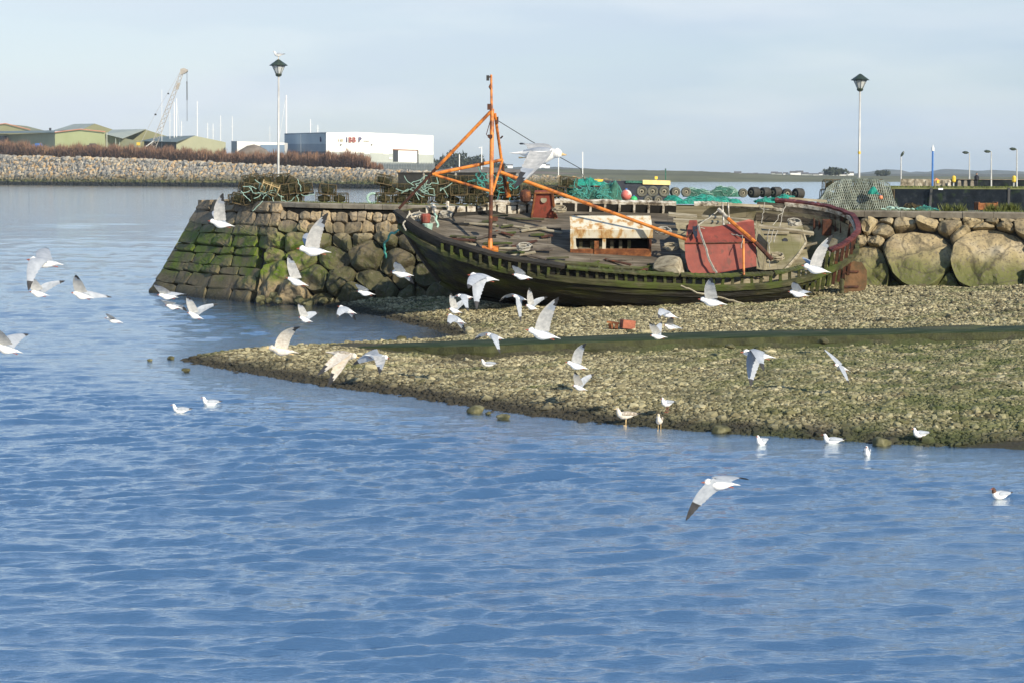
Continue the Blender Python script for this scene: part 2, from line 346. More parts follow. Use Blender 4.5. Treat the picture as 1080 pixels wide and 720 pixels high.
M['drift'] = nmat('driftwood', [(.3, (.13, .105, .07)), (.5, (.30, .26, .18)), (.75, (.46, .42, .33))], 3, .85, .5, stretch=(.5, 3, 3))
M['orange'] = nmat('orange_paint', [(.30, (.10, .035, .018)), (.40, (.30, .09, .02)), (.50, (.62, .20, .03)), (.75, (.74, .29, .045))], 3.2, .5, .2, bscale=20, dist=.01)
M['rust'] = nmat('rust', [(.3, (.07, .025, .012)), (.5, (.20, .07, .025)), (.72, (.38, .15, .05))], 5, .85, .5, dist=.02)
M['rudder'] = nmat('weedy_rust', [(.3, (.05, .04, .015)), (.5, (.13, .07, .03)), (.72, (.22, .11, .05))], 2.5, .85, .5, dist=.02)
M['darkrust'] = nmat('dark_rust', [(.3, (.03, .014, .01)), (.6, (.10, .035, .018)), (.8, (.42, .14, .03))], 5, .85, .5, dist=.02)
M['redplate'] = nmat('red_lead_paint', [(.28, (.06, .022, .016)), (.42, (.20, .045, .03)), (.6, (.29, .065, .042)), (.8, (.36, .14, .10))], 1.3, .6, .35, detail=9, bscale=5, dist=.03)
overlay(M['redplate'], (.12, .045, .03), nmask(6, .57, .66, .7, (1, 1, .5)))
M['whiterust'] = nmat('rust_streaked_white', [(.34, (.32, .12, .03)), (.44, (.55, .36, .16)), (.52, (.68, .62, .48)), (.75, (.78, .74, .64))], 2.4, .6, .3, stretch=(1.6, 1, .6), dist=.02)
M['peelwhite'] = nmat('peeling_white_wood', [(.36, (.10, .075, .05)), (.46, (.34, .29, .22)), (.58, (.62, .58, .5)), (.8, (.72, .69, .62))], 5, .8, .5, dist=.03)
M['maroon'] = nmat('maroon_rail', [(.3, (.03, .010, .010)), (.5, (.10, .026, .026)), (.62, (.15, .045, .04)), (.75, (.25, .17, .14))], 3, .6, .4, stretch=(1, 1, 2))
M['dark'] = nmat('black_interior', [(.3, (.006, .005, .004)), (.7, (.02, .017, .012))], 3, .9, .3)  # near-black colour stands for the shade inside hull, cabin and holes
M['rope'] = nmat('grey_rope', [(.3, (.22, .20, .16)), (.7, (.45, .43, .38))], 12, .9, .3)
M['tealrope'] = nmat('teal_rope', [(.3, (.03, .20, .17)), (.7, (.10, .42, .37))], 9, .8, .3)
M['palerope'] = nmat('pale_green_rope', [(.3, (.20, .34, .28)), (.7, (.42, .58, .5))], 9, .8, .3)
M['tealnet'] = nmat('teal_netting', [(.3, (.006, .11, .085)), (.5, (.01, .24, .18)), (.72, (.03, .40, .31))], 7, .8, .9, bscale=22, dist=.05)
M['greennet'] = nmat('dull_green_netting', [(.3, (.012, .05, .035)), (.5, (.03, .12, .085)), (.72, (.07, .22, .16))], 7, .8, .9, bscale=22, dist=.05)
M['paleNet'] = nmat('pale_grey_netting', [(.3, (.17, .20, .16)), (.7, (.42, .46, .39))], 4, .85, 0)
M['creelnet'] = nmat('mossy_creel_mesh', [(.3, (.022, .025, .013)), (.5, (.055, .055, .022)), (.75, (.13, .115, .05))], 5, .9, 0, island=.3)
M['creelfill'] = nmat('mossy_growth', [(.3, (.012, .014, .007)), (.5, (.045, .042, .016)), (.7, (.11, .085, .035)), (.8, (.18, .12, .05))], 5, .95, 1., bscale=15, dist=.08)
M['creelwood'] = nmat('creel_frame', [(.3, (.045, .034, .016)), (.7, (.14, .10, .045))], 5, .85, .2)
M['paleframe'] = nmat('bare_wood_frame', [(.3, (.35, .24, .10)), (.7, (.55, .42, .22))], 5, .8, .2)
M['rubber'] = nmat('weathered_rubber', [(.3, (.02, .02, .02)), (.6, (.05, .048, .043)), (.8, (.12, .11, .09))], 6, .75, .3, dist=.01)
M['greyrubber'] = nmat('dusty_rubber', [(.3, (.07, .07, .055)), (.6, (.15, .145, .115)), (.8, (.24, .22, .17))], 6, .85, .4, dist=.01)
M['hub'] = nmat('pale_hub', [(.3, (.17, .15, .10)), (.7, (.36, .33, .25))], 8, .8, .2)
M['steel'] = nmat('galvanised_pole', [(.3, (.42, .42, .41)), (.7, (.6, .6, .58))], 3, .5, .1, metal=.2)
M['lampgreen'] = nmat('dark_green_lamp_metal', [(.3, (.02, .03, .022)), (.7, (.05, .07, .05))], 5, .4, .1)
M['blackbin'] = nmat('black_plastic', [(.3, (.008, .009, .009)), (.7, (.03, .03, .028))], 4, .55, .2)
M['yellow'] = nmat('yellow_paint', [(.3, (.62, .40, .03)), (.7, (.8, .58, .08))], 4, .5, .1)
M['cream'] = nmat('cream_yellow_paint', [(.3, (.68, .5, .18)), (.7, (.82, .66, .30))], 4, .5, .1)
M['bargehull'] = nmat('dark_barge_hull', [(.3, (.006, .008, .016)), (.7, (.02, .025, .04))], 3, .6, .2)
M['quaywall'] = nmat('dark_quay_concrete', [(.3, (.005, .007, .010)), (.55, (.012, .016, .021)), (.8, (.05, .056, .06))], 1.2, .8, .4, detail=9, dist=.05)
M['quaywall'].node_tree.nodes['Principled BSDF'].inputs['Specular IOR Level'].default_value = .1
overlay(M['quaywall'], (.03, .05, .012), nmask(.9, .55, .7, .8))
M['quaytop'] = nmat('quay_grass', [(.3, (.10, .11, .03)), (.7, (.22, .22, .09))], .6, .95, .3)
M['rubblewall'] = nmat('rubble_wall', [(.36, (.10, .085, .06)), (.5, (.26, .22, .16)), (.68, (.5, .46, .38))], 1.6, .9, .8, detail=8, dist=.08)
M['blue'] = nmat('blue_paint', [(.3, (.03, .13, .42)), (.7, (.05, .2, .55))], 3, .4, .1)
M['white'] = nmat('white_paint', [(.3, (.74, .74, .72)), (.7, (.82, .82, .80))], 3, .5, .1)
M['glass'], _N, _L, _b = newmat('frosted_lamp_glass')
_b.inputs['Base Color'].default_value = (.75, .78, .78, 1); _b.inputs['Roughness'].default_value = .25; _b.inputs['Transmission Weight'].default_value = .35
# gull
M['cranepaint'] = nmat('faded_crane_paint', [(.3, (.28, .25, .22)), (.7, (.46, .42, .36))], .6, .6, 0)
M['gwhite'] = nmat('gull_white', [(.3, (.78, .77, .75)), (.7, (.86, .85, .83))], 20, .8, .15, bscale=60, dist=.004)
M['ggrey'] = nmat('gull_grey', [(.3, (.27, .30, .35)), (.7, (.40, .43, .48))], 18, .8, .15, bscale=60, dist=.004)
M['gunder'] = nmat('gull_underwing', [(.3, (.33, .33, .33)), (.7, (.58, .57, .55))], 18, .8, .15, bscale=60, dist=.004)
M['gblack'] = nmat('gull_black', [(.3, (.02, .02, .022)), (.7, (.05, .05, .055))], 18, .8, 0)
M['gbill'] = nmat('gull_red', [(.3, (.22, .05, .03)), (.7, (.34, .09, .05))], 18, .5, 0)
M['gyellow'] = nmat('gull_yellow_bill', [(.3, (.6, .42, .2)), (.7, (.7, .5, .25))], 18, .5, 0)
M['gbrown'] = nmat('gull_brown', [(.34, (.20, .16, .12)), (.5, (.36, .31, .25)), (.66, (.56, .51, .44))], 26, .8, .15, bscale=60, dist=.004)
M['gbuff'] = nmat('gull_buff', [(.3, (.52, .44, .35)), (.7, (.76, .71, .63))], 22, .8, .15, bscale=60, dist=.004)
M['ghood'] = nmat('gull_hood', [(.3, (.09, .04, .025)), (.7, (.14, .07, .04))], 22, .8, 0)
# background
def clad(name, a, b_, scale=1.2, rough=.6):      # profiled sheet cladding: vertical ribs in relief
    m = nmat(name, [(.3, a), (.7, b_)], .15, rough, 0)
    N = m.node_tree.nodes; L = m.node_tree.links; b = N['Principled BSDF']
    g = N.new('ShaderNodeNewGeometry'); wv = N.new('ShaderNodeTexWave'); wv.inputs['Scale'].default_value = scale; L.new(g.outputs['Position'], wv.inputs[0])
    bp = N.new('ShaderNodeBump'); bp.inputs['Strength'].default_value = .5; bp.inputs['Distance'].default_value = .08; L.new(wv.outputs['Fac'], bp.inputs['Height']); L.new(bp.outputs[0], b.inputs['Normal']); return m
M['olive'] = clad('olive_cladding', (.36, .37, .24), (.43, .43, .29))
M['brightgreen'] = clad('bright_green_cladding', (.31, .35, .18), (.36, .40, .22))
M['drabgreen'] = clad('drab_green_cladding', (.22, .22, .12), (.27, .27, .15))
M['roofgrey'] = clad('grey_green_roof', (.34, .37, .32), (.42, .45, .39))
M['roofdark'] = clad('dark_slate_roof', (.14, .18, .18), (.20, .24, .23))
M['redtrim'] = nmat('red_trim', [(.3, (.58, .24, .16)), (.7, (.66, .30, .20))], 1, .5, 0)
M['shadewall'] = clad('navy_wall', (.012, .018, .025), (.025, .03, .04))  # dark doors and fittings; also the low shed's side shade, as colour
M['whiteclad'] = clad('white_cladding', (.76, .75, .70), (.84, .83, .79), .6)
M['greyclad'] = clad('grey_cladding', (.36, .39, .36), (.42, .45, .42), .6)
M['blueclad'] = clad('blue_grey_cladding', (.30, .40, .50), (.36, .46, .56), .6)  # white cladding with the warehouse side's shade put into its colour
M['blueclad2'] = clad('slate_blue_cladding', (.16, .23, .33), (.20, .28, .38), .6)  # real blue on the small office, painted shade on the warehouse side
M['navyclad'] = clad('navy_cladding', (.04, .06, .10), (.06, .08, .12), .6)  # grey lower band of the warehouse side, darkened to paint its shade
M['fence'] = nmat('grey_fence', [(.3, (.25, .28, .29)), (.7, (.35, .38, .39))], .5, .8, 0)
M['rock'] = nmat('armour_rock', [(.2, (.14, .135, .125)), (.36, (.27, .25, .22)), (.52, (.40, .365, .30)), (.64, (.48, .30, .13)), (.74, (.50, .44, .32)), (.85, (.56, .52, .42))], .25, .9, .6, island=.72, bscale=1.2, dist=.3)
overlay(M['rock'], (.10, .085, .035), zmask(-5, -4, 2.2, 5.0, .35, 1.6, None, (.5, .22, .45)))
overlay(M['rock'], (.12, .13, .04), zmask(-5, -4, 1.6, 2.6, .5, .7, None, (.6, .4, .55)))
overlay(M['rock'], (.010, .011, .009), zmask(-5, -4, 1.25, 1.75, .4, .3))
M['scrub'] = nmat('dry_scrub', [(.22, (.09, .05, .035)), (.5, (.21, .115, .075)), (.72, (.31, .19, .10)), (.85, (.36, .28, .11))], .05, .9, 0, island=.5)
M['land'] = nmat('far_land', [(.3, (.06, .055, .03)), (.5, (.12, .12, .06)), (.7, (.18, .17, .09))], .02, .95, 0)
M['mud'] = nmat('gravel_heap_brown', [(.3, (.12, .095, .07)), (.7, (.24, .2, .16))], .3, .95, .5)
M['hill'] = nmat('far_hill', [(.3, (.05, .06, .045)), (.5, (.09, .09, .07)), (.7, (.14, .12, .09))], .004, .95, 0)
M['tree'] = nmat('dark_far_trees', [(.3, (.02, .03, .018)), (.7, (.055, .065, .035))], .05, .9, 0, island=.4)
M['bark'] = nmat('bark', [(.3, (.05, .04, .03)), (.7, (.1, .08, .06))], 1, .9, .3)
M['slate'] = nmat('slate', [(.3, (.08, .08, .09)), (.7, (.13, .13, .14))], .3, .8, 0)
M['cloth'] = nmat('dark_clothes', [(.3, (.010, .012, .02)), (.7, (.03, .032, .045))], 8, .9, .2)
M['skin'] = nmat('skin', [(.3, (.42, .27, .2)), (.7, (.5, .33, .25))], 8, .6, 0)
M['brick'] = nmat('worn_red_block', [(.35, (.25, .08, .045)), (.7, (.46, .15, .085))], 6, .8, .5)
M['greenbuoy'] = nmat('green_buoy', [(.3, (.03, .42, .14)), (.7, (.06, .55, .2))], 8, .5, .1)
M['pinkbuoy'] = nmat('faded_red_and_white_buoy', [(.44, (.70, .66, .62)), (.52, (.62, .17, .14))], 3, .5, .1)
M['orangefloat'] = nmat('orange_float', [(.3, (.75, .2, .09)), (.7, (.85, .3, .15))], 8, .5, .1)

# ------------------------------------------------------------------ shingle beach (terrain)
front = [G(px, py) for px, py in ((196, 379), (230, 387), (260, 392), (330, 404), (380, 411), (420, 415), (500, 428), (560, 437), (640, 445), (720, 452), (800, 458), (900, 464), (1000, 470), (1080, 474), (1300, 490))]
inlet = [G(px, py) for px, py in ((250, 373.5), (320, 370), (400, 366.5), (450, 362.5), (482, 357), (474, 350), (440, 343), (405, 334), (365, 327), (335, 321), (300, 319))]
poly = [(p.x, p.y) for p in front]+[(40, 30), (40, 75), (-9.5, 75)]+[(p.x, p.y) for p in inlet[::-1]]
poly = np.array(poly)
def sdf(X, Y):
    d = np.full(X.shape, 1e9); ins = np.zeros(X.shape, bool); n = len(poly)
    for i in range(n):
        ax, ay = poly[i]; bx, by = poly[(i+1) % n]; ex, ey = bx-ax, by-ay
        t = np.clip(((X-ax)*ex+(Y-ay)*ey)/(ex*ex+ey*ey), 0, 1); d = np.minimum(d, np.hypot(X-ax-t*ex, Y-ay-t*ey))
        c = ((ay > Y) != (by > Y)) & (X < (bx-ax)*(Y-ay)/((by-ay) if by != ay else 1e-9)+ax); ins ^= c
    return np.where(ins, d, -d)
SLB = [(345, 366, .25), (500, 359.5, .45), (740, 351, .6), (1080, 344.5, .82), (1320, 340, .95)]
SLF = [(345, 368.5, .25), (500, 366.5, .45), (740, 358.5, .6), (1080, 351, .82), (1320, 346.5, .95)]
sb = [G(*p) for p in SLB]; sf = [G(*p) for p in SLF]
def sm(x): x = np.clip(x, 0, 1); return x*x*(3-2*x)
def terrain(X, Y):
    X = np.asarray(X, float); Y = np.asarray(Y, float); d = sdf(X, Y)
    ys = np.interp(X, [p.x for p in sf], [p.y for p in sf])
    zc = np.clip(.45+.031*(X+1), .12, 1.2)+.012*np.clip(Y-46, 0, 30)*sm((X-7)/4)
    zc = zc-.24*sm((ys+.1-Y)/.3)*sm((X+5)/4)-.03
    rp = .30*(1-np.exp(-np.maximum(d, 0)/1.3))+.05*np.maximum(d, 0)
    z = np.minimum(zc, rp)
    n = .035*np.sin(X*1.7+np.sin(Y*.9)*1.3)*np.sin(Y*1.3+.7*np.sin(X*.8))+.02*np.sin(X*4.1+Y*2.3)*np.sin(Y*3.7-X*1.1)
    z = z+n*np.clip(d, 0, 1)
    # scour hollow / damp patch by the inlet
    return np.where(d > 0, z, np.maximum(-.22*(-d), -1.8))
xs = np.arange(-16, 34, .14); ys_ = np.arange(31, 78, .14)
X, Y = np.meshgrid(xs, ys_); Z = terrain(X, Y)
V = np.stack([X, Y, Z], -1).reshape(-1, 3); ny, nx = X.shape
I = np.arange(ny*nx).reshape(ny, nx); Fq = np.stack([I[:-1, :-1], I[:-1, 1:], I[1:, 1:], I[1:, :-1]], -1).reshape(-1, 4)
tag(np_mesh('shingle_beach', V, Fq, M['beach'], True), kind='structure')

# loose stones of the beach: one mesh of many pebbles
def ico():
    t = (1+5**.5)/2
    v = np.array([(-1, t, 0), (1, t, 0), (-1, -t, 0), (1, -t, 0), (0, -1, t), (0, 1, t), (0, -1, -t), (0, 1, -t), (t, 0, -1), (t, 0, 1), (-t, 0, -1), (-t, 0, 1)], float); v /= np.linalg.norm(v[0])
    f = np.array([(0, 11, 5), (0, 5, 1), (0, 1, 7), (0, 7, 10), (0, 10, 11), (1, 5, 9), (5, 11, 4), (11, 10, 2), (10, 7, 6), (7, 1, 8), (3, 9, 4), (3, 4, 2), (3, 2, 6), (3, 6, 8), (3, 8, 9), (4, 9, 5), (2, 4, 11), (6, 2, 10), (8, 6, 7), (9, 8, 1)])
    return v, f
IV, IF = ico()
def scatter(name, C, S, mat, flat=.65, jit=.22, smooth=False):
    n = len(C); V = np.repeat(IV[None], n, 0)*(1+NR.uniform(-jit, jit, (n, 12, 1)))
    V = V*np.stack([NR.uniform(.75, 1.3, n), NR.uniform(.75, 1.2, n), NR.uniform(flat*.75, flat*1.25, n)], -1)[:, None]
    a = NR.uniform(0, 2*pi, n); tl = NR.uniform(-.4, .4, n)
    x, y, z = V[..., 0], V[..., 1], V[..., 2]; ct, st = np.cos(tl)[:, None], np.sin(tl)[:, None]
    x, z = x*ct-z*st, x*st+z*ct; ca, sa = np.cos(a)[:, None], np.sin(a)[:, None]; x, y = x*ca-y*sa, x*sa+y*ca
    V = np.stack([x, y, z], -1)*S[:, None, None]+C[:, None]
    Fc = (IF[None]+12*np.arange(n)[:, None, None]).reshape(-1, 3)
    return np_mesh(name, V.reshape(-1, 3), Fc, mat, smooth)
def beach_pts(n, y0, y1):
    yy = NR.uniform(y0, y1, n*3); xx = NR.uniform(-.19, .31, n*3)*yy
    d = sdf(xx, yy); k = d > -.35
    ysf = np.interp(xx, [p.x for p in sf], [p.y for p in sf]); ysb = np.interp(xx, [p.x for p in sb], [p.y for p in sb])
    k &= ~((yy > ysf-.12) & (yy < ysb+.02) & (xx > sf[0].x))
    return xx[k][:n], yy[k][:n], d[k][:n]
allC = []; allS = []
for n, y0, y1, s0 in ((125000, 32, 47.6, .0275), (88000, 46, 66, .029), (7000, 32, 66, .046)):
    xx, yy, d = beach_pts(n, y0, y1); s = s0*np.exp(NR.normal(0, .38, len(xx)))
    s = np.where(d < .8, s*1.15, s)
    allC.append(np.stack([xx, yy, terrain(xx, yy)+s*.12], -1)); allS.append(s)
C_ = np.concatenate(allC); S_ = np.concatenate(allS)
o = scatter('beach_stones', C_, S_, M['pebble'])
tag(o, 'olive and grey loose stones covering the shingle spit', 'shingle', kind='stuff')

# ------------------------------------------------------------------ sea
u = np.linspace(-.42, .42, 1150); inv = np.linspace(1/11., 1/900., 1700); yy = 1/inv
yy = np.concatenate([yy, np.geomspace(920, 9500, 60)])
U, YY = np.meshgrid(u, yy); XX = U*YY
Zw = np.zeros_like(XX); dy = np.abs(np.gradient(yy))[:, None]; ddx = (YY*(u[1]-u[0]))
rs = np.random.RandomState(5); wx = XX+.2*np.sin(XX*.9+YY*.7); wy = YY+.10*np.sin(XX*1.1-YY*.8)+.25*np.sin(XX*.27+YY*.37)
NC = 100
for i in range(NC):
    lam = .17*(14./.17)**((i+rs.rand())/NC); k = 2*pi/lam; an = rs.normal(.08, .30 if lam > .4 else .5)+pi/2
    sl = .029*(1.4 if lam < .45 else (1.65 if lam < .9 else .8*(lam/.9)**-1.5)); amp = sl/k*(.5+rs.rand())
    kk = abs(sin(an)); cut = np.clip(lam/(np.maximum(dy*kk, 1e-3)*2.0)-1, 0, 1)*np.clip(lam/(ddx*2.0*max(.2, abs(cos(an))))-1, 0, 1)
    s_ = np.sin((wx*cos(an)+wy*sin(an))*k+rs.rand()*7); Zw += amp*cut*(1+3.2*np.clip((YY-55)/160, 0, 1)*(lam > 1.2))*(s_-.22*np.cos(2*np.arcsin(np.clip(s_, -1, 1))))
gust = .95+.35*np.sin(XX*.21+1.3*np.sin(YY*.13))*np.sin(YY*.17+.9*np.sin(XX*.15))
Zw *= gust
shore = np.where(YY < 80, np.clip(-sdf(np.clip(XX, -40, 39), YY)/5, .12, 1), 1); Zw *= shore
V = np.stack([XX, YY, Zw], -1).reshape(-1, 3); ny, nx = XX.shape
I = np.arange(ny*nx).reshape(ny, nx); Fq = np.stack([I[:-1, :-1], I[:-1, 1:], I[1:, 1:], I[1:, :-1]], -1).reshape(-1, 4)
tag(np_mesh('sea', V, Fq, M['water'], True), kind='structure')
mb = MB(); mb.add([(-9000, -300, -2.2), (9000, -300, -2.2), (9000, 9000, -2.2), (-9000, 9000, -2.2)], [(0, 1, 2, 3)])
tag(mb.build('seabed', M['mud']), kind='structure')

# ------------------------------------------------------------------ concrete slipway strip
root = empty('concrete_strip', sf[2]-Vector((0, 0, .3)), 'low dark green algae covered concrete strip running across the whole shingle spit', 'slipway')
mb = MB(); fine = 60; tops = []; 
def pl(pts, t):
    xs = [p.x for p in pts]; x = lerp(xs[0], xs[-1], t); return Vector((x, float(np.interp(x, xs, [p.y for p in pts])), float(np.interp(x, xs, [p.z for p in pts]))))
rowsT = []; rowsS = []
for i in range(fine+1):
    b_, f_ = pl(sb, i/fine), pl(sf, i/fine); f_.y += R.uniform(-.05, .05); f_.z += .05; b_.z += .03
    rowsT.append([b_+Vector((0, .3, -.1)), b_, lerp(b_, f_, .5)+Vector((0, 0, R.uniform(0, .02))), f_+Vector((0, .05, 0)), f_+Vector((0, 0, -.025))])
    rowsS.append([f_+Vector((0, .002, -.02)), f_+Vector((0, -.05+R.uniform(-.03, .03), -.17)), f_+Vector((0, -.02, -.5))])
mb.loft(rowsT); mb.add([rowsT[0][i] for i in range(5)]+[rowsT[0][4]+Vector((0, 0, -.4)), rowsT[0][0]+Vector((0, 0, -.4))], [tuple(range(7))])
mb.build('top_surface', M['slab'], root, True)
MB().loft(rowsS).build('side_face', M['slabside'], root)

# ------------------------------------------------------------------ stone pier
TOP = [(205, 211, 77), (212, 211, 76), (250, 212.5, 72.6), (290, 213.5, 70.2), (330, 215, 69), (420, 217, 67.6), (600, 220, 65.8), (900, 223, 63), (1080, 225, 60.8), (1340, 229, 59)]
BASE = [(205, 150, 307, 75), (212, 157, 308, 74.2), (250, 215, 314.5, 70.6), (290, 268, 319, 68.1), (330, 320, 319, 67.2), (420, 418, 315, 65.9), (600, 600, 312, 64), (900, 900, 304, 61.4), (1080, 1080, 300, 60.0), (1340, 1340, 296, 58.4)]
def wt(u): return P(u, interp(u, [(a, b) for a, b, c in TOP]), interp(u, [(a, c) for a, b, c in TOP]))
def wb(u):
    p = P(interp(u, [(a, b) for a, b, c, d in BASE]), interp(u, [(a, c) for a, b, c, d in BASE]), interp(u, [(a, d) for a, b, c, d in BASE]))
    return p
def WS(u, t, dep=0.):
    a, b = wt(u), wb(u); p = a+(b-a)*t
    du = (wt(u+3)-wt(u-3)); n = du.cross(b-a).normalized()
    if n.y > 0: n = -n
    return p+n*dep
pier = empty('stone_pier', wt(500)+Vector((0, 3, -3.4)), 'long old stone pier with rough boulder face and mossy battered end', 'pier')
mb = MB(); us = [212+i*(1340-212)/80 for i in range(81)]; rows = []
for u_ in us:
    a = WS(u_, -.0, -.22)+Vector((0, 0, -.12)); b = WS(u_, 1.25, -.22); back = a+Vector((0, 8.5 if u_ > 230 else 5, 0)); back.z = a.z
    rows.append([b, a, back, Vector((back.x, back.y+1.5, -1.5))])
mb.loft(rows); r0 = rows[0]; mb.add(r0, [(0, 1, 2, 3)]); mb.build('core', M['core'], pier)
# top surface slightly above the core
mb = MB(); rows = []
for u_ in us:
    a = WS(u_, 0, -.1); a.z -= .03; rows.append([a+Vector((0, y_, R.uniform(-.02, .03) if 0 < y_ < 8 else 0)) for y_ in ((0, .5, 1.2, 2.4, 4, 6, 8.2) if u_ > 230 else (0, .4, .9, 1.6, 2.6, 3.6, 4.8))])
mb.loft(rows); mb.build('top_surface', M['piertop'], pier)
# facing
def clip_poly(poly, nx_, ny_, c):
    out = []; n = len(poly)
    for i in range(n):
        p, q = poly[i], poly[(i+1) % n]; dp, dq = p[0]*nx_+p[1]*ny_-c, q[0]*nx_+q[1]*ny_-c
        if dp <= 0: out.append(p)
        if (dp < 0 < dq) or (dq < 0 < dp): t = dp/(dp-dq); out.append((p[0]+(q[0]-p[0])*t, p[1]+(q[1]-p[1])*t))
    return out
def power_cells(seeds, box):
    x0, y0, x1, y1 = box; cells = []
    for i, (x, y, r) in enumerate(seeds):
        poly = [(x0, y0), (x1, y0), (x1, y1), (x0, y1)]
        for j, (X_, Y_, r2) in enumerate(seeds):
            if i == j or abs(X_-x) > 90: continue
            nx_, ny_ = X_-x, Y_-y; c = (X_*X_+Y_*Y_-r2*r2-x*x-y*y+r*r)/2
            poly = clip_poly(poly, nx_, ny_, c)
            if len(poly) < 3: break
        if len(poly) >= 3: cells.append(poly)
    return cells
AS = 100/95.  # v units: 100 = full wall height, about one px per unit
cells = []   # (polygon in (u,v), bulge)
def rects(u0, u1, v0, v1, w, jit, bulge):
    x = u0
    while x < u1-w*.3:
        ww = w*R.uniform(.6, 1.45); x2 = min(u1, x+ww)
        if u1-x2 < w*.4: x2 = u1
        j = lambda: R.uniform(-jit, jit)
        cells.append(([(x, v0+j()), ((x+x2)/2, v0+j()*.6), (x2, v0+j()), (x2+j(), v1+j()), ((x+x2)/2, v1+j()*.6), (x+j(), v1+j())], bulge)); x = x2
rows_v = [0, 11, 25, 34, 47, 55, 67, 75, 89, 104]
for a, b in zip(rows_v[:-1], rows_v[1:]): rects(212, 298 if a < 40 else 286+R.uniform(-4, 4), a, b, 17 if a else 13, 1.5, .04)
rects(298, 440, 8, 18, 9, 2.4, .09); rects(298, 440, 18, 30, 15, 2.8, .10)
seeds = []
for x in range(298, 440, 22): seeds.append((x+R.uniform(-4, 4), 37+R.uniform(-3, 3), R.uniform(6, 10)))
for x in range(300, 440, 30):
    for v_ in (55, 78, 98): seeds.append((x+R.uniform(-9, 9)+(v_-55)*.4, v_+R.uniform(-6, 6), R.uniform(10, 17)))
for c in power_cells(seeds, (292, 30.5, 440, 106)): cells.append((c, .30))
hand = [(969, 270, 31), (1046, 274, 35), (912, 284, 24), (930, 244, 9), (924, 257, 9), (955, 237, 10), (978, 236, 11), (999, 243, 11), (1012, 252, 12), (1007, 270, 9), (1003, 286, 7), (940, 288, 7), (938, 270, 6), (1040, 243, 10), (1060, 243, 10), (1078, 242, 9), (1030, 234, 6), (1046, 233, 6), (1062, 233, 5), (1080, 264, 10), (1084, 284, 14), (1000, 234, 4), (915, 238, 7), (900, 240, 8), (990, 233, 4), (938, 235, 5), (905, 258, 9), (885, 262, 16), (884, 240, 9), (888, 292, 14)]
hs_ = []
for px, py, r in hand:
    yt = interp(px, [(a, b) for a, b, c in TOP]); yb = interp(px, [(a, c) for a, b, c, d in BASE]); hs_.append((px, (py-yt)/(yb-yt)*100, r*1.28))
x = 1105
while x < 1340:
    for v_, r in ((16, 9), (34, 12), (66, 26)): hs_.append((x+R.uniform(-6, 6), v_*R.uniform(.9, 1.1), r*R.uniform(.8, 1.2)))
    x += 34
for c in power_cells(hs_, (874, 8, 1340, 108)): cells.append((c, .19))
seeds = [(x+R.uniform(-6, 6), v_+R.uniform(-4, 4), R.uniform(6, 14)) for x in range(445, 874, 24) for v_ in (16, 32, 52, 76, 98)]
for c in power_cells(seeds, (440, 8, 874, 106)): cells.append((c, .2))
mb = MB(); AREA = lambda pg: abs(sum(pg[i][0]*pg[(i+1) % len(pg)][1]-pg[(i+1) % len(pg)][0]*pg[i][1] for i in range(len(pg))))/2
